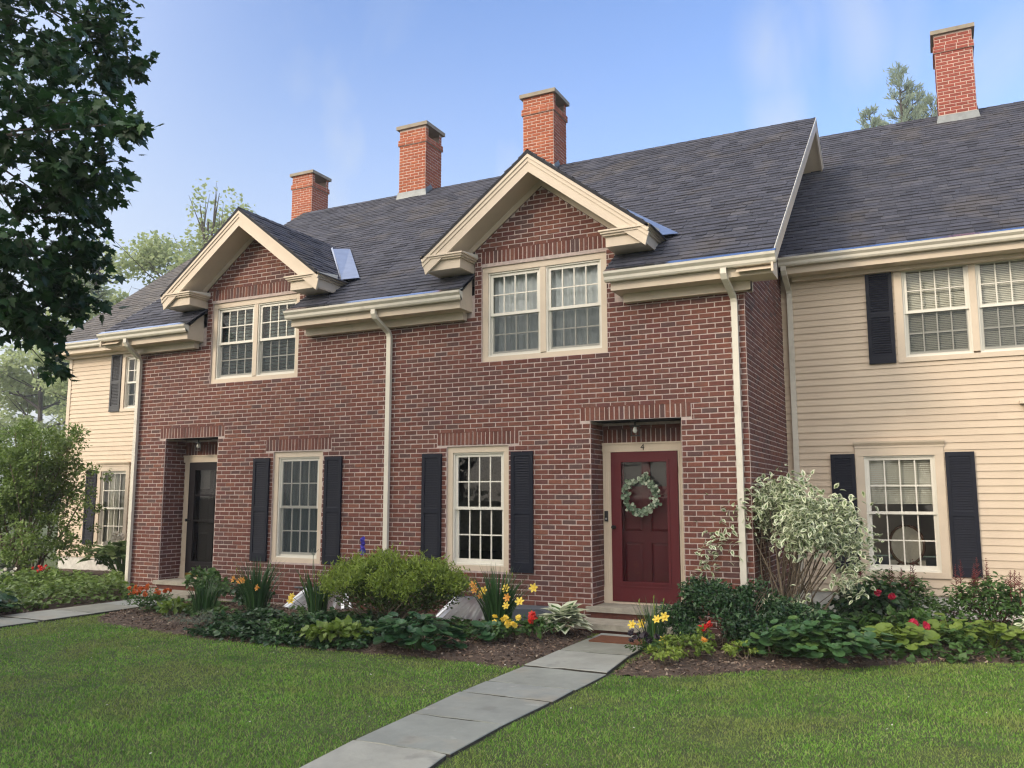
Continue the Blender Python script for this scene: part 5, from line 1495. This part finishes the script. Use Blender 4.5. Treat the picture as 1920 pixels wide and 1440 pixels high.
# lime coral bells, astilbes, roses at the right house
def big_lime(label, x, y, n_, s_):
    t, c = plant('lady_mantle', label, 'plant', x, y, 'lime green leafy plants at the right bed edge')
    lf = MB(); st_ = MB(); ph = rng.uniform(0, 6.28, n_); q = rng.random(n_) ** .6
    pos = c + np.c_[np.cos(ph) * q * s_ * 2.4, np.sin(ph) * q * s_ * 2.0, .06 + .26 * (1 - q * .7) * rng.uniform(.7, 1.1, n_)]
    leaves(lf, T_MAPLE if False else T_ROUND, pos, np.c_[np.cos(ph), np.sin(ph), -.2 * np.ones(n_)] + rdir(n_) * .3, A(0, -.3, 1) + rdir(n_) * .35, s_ * rng.uniform(.7, 1.15, n_))
    for p in pos: st_.tube([c + A(0, 0, 0), c + (p - c) * A(.6, .6, .7), p], .004, 4)
    st_.build('leaf_stalk', 'leaf_lime', t); lf.build('foliage', 'leaf_lime', t)
big_lime('lime leaved plant touching the right side of the round leaf mound', 7.02, -.45, 64, .135)
big_lime('lime leaved plant in front of the right plume bush', 7.52, .2, 46, .13)
big_lime('smallest lime leaved plant near the right frame edge', 7.95, .15, 38, .115)
def astilbe(label, x, y, r, h, npl):
    t, c = plant('astilbe', label, 'plant', x, y, 'astilbes by the right house')
    lf = MB(); st_ = MB()
    for k in range(int(70 * r / .6)):
        an = rng.uniform(0, 6.28); q = rng.random() ** .5
        tip = c + A(math.cos(an) * q * r, math.sin(an) * q * r * .8, h * (1.0 - .55 * q * q) * rng.uniform(.55, 1.0))
        st_.tube([c + A(math.cos(an) * .05, math.sin(an) * .05, 0), c + (tip - c) * A(.5, .5, .7), tip], .003, 4, cap=False)
        n1 = 34; pos = tip + rng.normal(0, .085, (n1, 3)) * A(1, 1, .5)
        leaves(lf, T_OVAL, pos, rdir(n1) * A(1, 1, .4) + .5 * A(math.cos(an), math.sin(an), -.3), A(0, 0, 1) + rdir(n1) * .4, rng.uniform(.05, .1, n1))
    st_.build('stem', 'plume', t); lf.build('foliage', 'leaf_mid', t)
    for k in range(npl):
        an = rng.uniform(0, 6.28); q = rng.random() ** .5 * .85
        p = c + A(math.cos(an) * q * r, math.sin(an) * q * r * .6, h * rng.uniform(.72, .95)); hh_ = rng.uniform(.2, .34)
        m_ = MB(); m_.tube([p - A(0, 0, .15), p, p + A(.01, 0, hh_)], [.004, .003, .001], 4)
        for z in np.linspace(.0, .95, 12):
            for e in range(3):
                aa = rng.uniform(0, 6.28); L_ = .06 * (1 - z) + .006
                q0 = p + A(.01 * z, 0, z * hh_); q1 = q0 + A(math.cos(aa) * L_, math.sin(aa) * L_, L_ * .8)
                m_.tube([q0, q1], [.004, .002], 4, cap=False)
        m_.build('plume', 'plume', t)
astilbe('feathery plant with sparse red plumes behind the dogwood below the right window', 6.85, 1.9, .5, .62, 6)
astilbe('largest feathery bush with dark red plumes at the right frame edge', 7.98, 1.15, .58, .68, 11)
leafy('rose_bush', 'dark leaved bush with two crimson roses below the right window', 6.65, 1.25, .6, .52, 1100, .095, 'leaf_dark', T_BROAD, lump=14, cat='shrub')
for (dx, dz) in ((.02, .50), (.17, .45)):
    pass
rb = [o for o in col.objects if o.name == 'rose_bush'][0]
for (x, y, z) in ((6.78, .72, .24), (6.93, .76, .2)):
    m_ = MB(); d_ = rdir(16); leaves(m_, F_DISC, A(x, y, z) + d_ * .018, rdir(16), d_ + A(0, -.3, .3), .035 * np.ones(16)); m_.build('flower', 'rose', rb)
leafy('low_perennial', 'green leafy filler between the round leaf mound and the roses', 7.0, .45, .42, .32, 520, .09, 'leaf_mid')
leafy('low_perennial', 'dark leafy filler under the dogwood stems', 6.1, .2, .5, .3, 500, .09, 'leaf_dark')
bedding('begonia', 'crimson flowered begonia between the two front lime plants', 7.22, .05, 5, 'rose', .04, .12, .22, 'leaf_mid', .05, 90)
t, c = plant('variegated_shrub', 'low white edged shrub cut by the right frame edge', 'shrub', 8.36, .25)
lf = MB(); blob(lf, T_VAR, c + A(.1, 0, .2), (.36, .34, .3), 900, .07); lf.build('foliage', ['cream_leaf', 'sage_leaf'], t)
b = MB(); stems(b, c, [c + A(rng.uniform(-.2, .3), rng.uniform(-.2, .2), .35) for _ in range(8)], .008, .003); b.build('stem', 'twig', t)
# round backed chair inside the right house
ch = thing('chair', 'round backed upholstered chair seen through the lower right window', 'chair', (7.03, 3.62, 0))
m_ = MB(); a_ = np.linspace(0, 2 * np.pi, 28, endpoint=False)
cc = A(7.03, 3.55, .68)
m_.tube([cc + A(.235 * np.cos(q), .03, .285 * np.sin(q)) for q in np.append(a_, a_[0])], .022, 8, cap=False); m_.build('back_frame', 'wood', ch, smooth=True)
m_ = MB(); m_.prism([cc + A(.215 * np.cos(q), .0, .265 * np.sin(q)) for q in a_], (0, .06, 0)); m_.build('back_cushion', 'cushion', ch)
m_ = MB(); m_.box(6.79, 7.27, 3.58, 4.05, .36, .45); m_.build('seat', 'cushion', ch)
for (x, y) in ((6.82, 3.6), (7.24, 3.6), (6.82, 4.02), (7.24, 4.02)):
    m_ = MB(); m_.tube([(x, y, .36), (x, y, .18), (x, y, -.02)], [.022, .018, .014], 8); m_.build('leg', 'wood', ch)
for s_ in (-1, 1):
    m_ = MB(); m_.tube([cc + A(s_ * .1, .03, -.26), (7.03 + s_ * .16, 3.6, .36)], .018, 8); m_.build('back_post', 'wood', ch)
# wreath
wr = thing('wreath', 'eucalyptus wreath hanging on the glass of the red door', 'wreath', (3.94, .385, 1.40))
wc = A(3.94, .375, 1.40)
m_ = MB(); m_.tube([wc + A(.2 * np.cos(q), 0, .2 * np.sin(q)) for q in np.append(a_, a_[0])], .012, 6, cap=False); m_.build('ring', 'twig', wr)
lf = MB()
n_ = 270; q = rng.uniform(0, 2 * np.pi, n_)
rad = .215 + rng.normal(0, .025, n_)
pos = wc + np.c_[rad * np.cos(q), -.01 - rng.random(n_) * .05, rad * np.sin(q)]
tang = np.c_[-np.sin(q), np.zeros(n_), np.cos(q)] * np.where(np.cos(q) > -.2, -1, 1)[:, None]
leaves(lf, T_ROUND, pos, tang + np.c_[np.cos(q), np.zeros(n_), np.sin(q)] * rng.normal(0, .9, (n_, 1)) + rdir(n_) * .4, A(0, -1, .2) + rdir(n_) * .6, rng.uniform(.03, .052, n_))
k_ = 16; pos = wc + np.c_[.06 + rng.normal(0, .02, k_), -.03 * np.ones(k_), .2 + rng.uniform(0, .1, k_)]
leaves(lf, T_ROUND, pos, A(.2, 0, 1) + rdir(k_) * .7, A(0, -1, .2) + rdir(k_) * .6, .045 * np.ones(k_))
lf.build('foliage', 'wreath', wr)
m_ = MB(); m_.tube([wc + A(0, .012, .2), wc + A(0, .016, .44)], .004, 5); m_.build('hanger', 'black', wr)
#==HAZE==
# ------------------------------------------------------------------ morning mist
hb = MB(); hb.box(-105, 70, -45, 85, GZ - 1.0, 30)
hm_ = bpy.data.materials.new('mist'); hm_.use_nodes = True
hn_ = hm_.node_tree.nodes; hn_.clear()
ho_ = hn_.new('ShaderNodeOutputMaterial'); hv_ = hn_.new('ShaderNodeVolumePrincipled')
hv_.inputs['Color'].default_value = (.93, .96, 1.0, 1); hv_.inputs['Density'].default_value = 0.0011; hv_.inputs['Anisotropy'].default_value = 0.0
hm_.node_tree.links.new(hv_.outputs[0], ho_.inputs['Volume'])
kind(hb.build('haze', hm_), 'stuff')
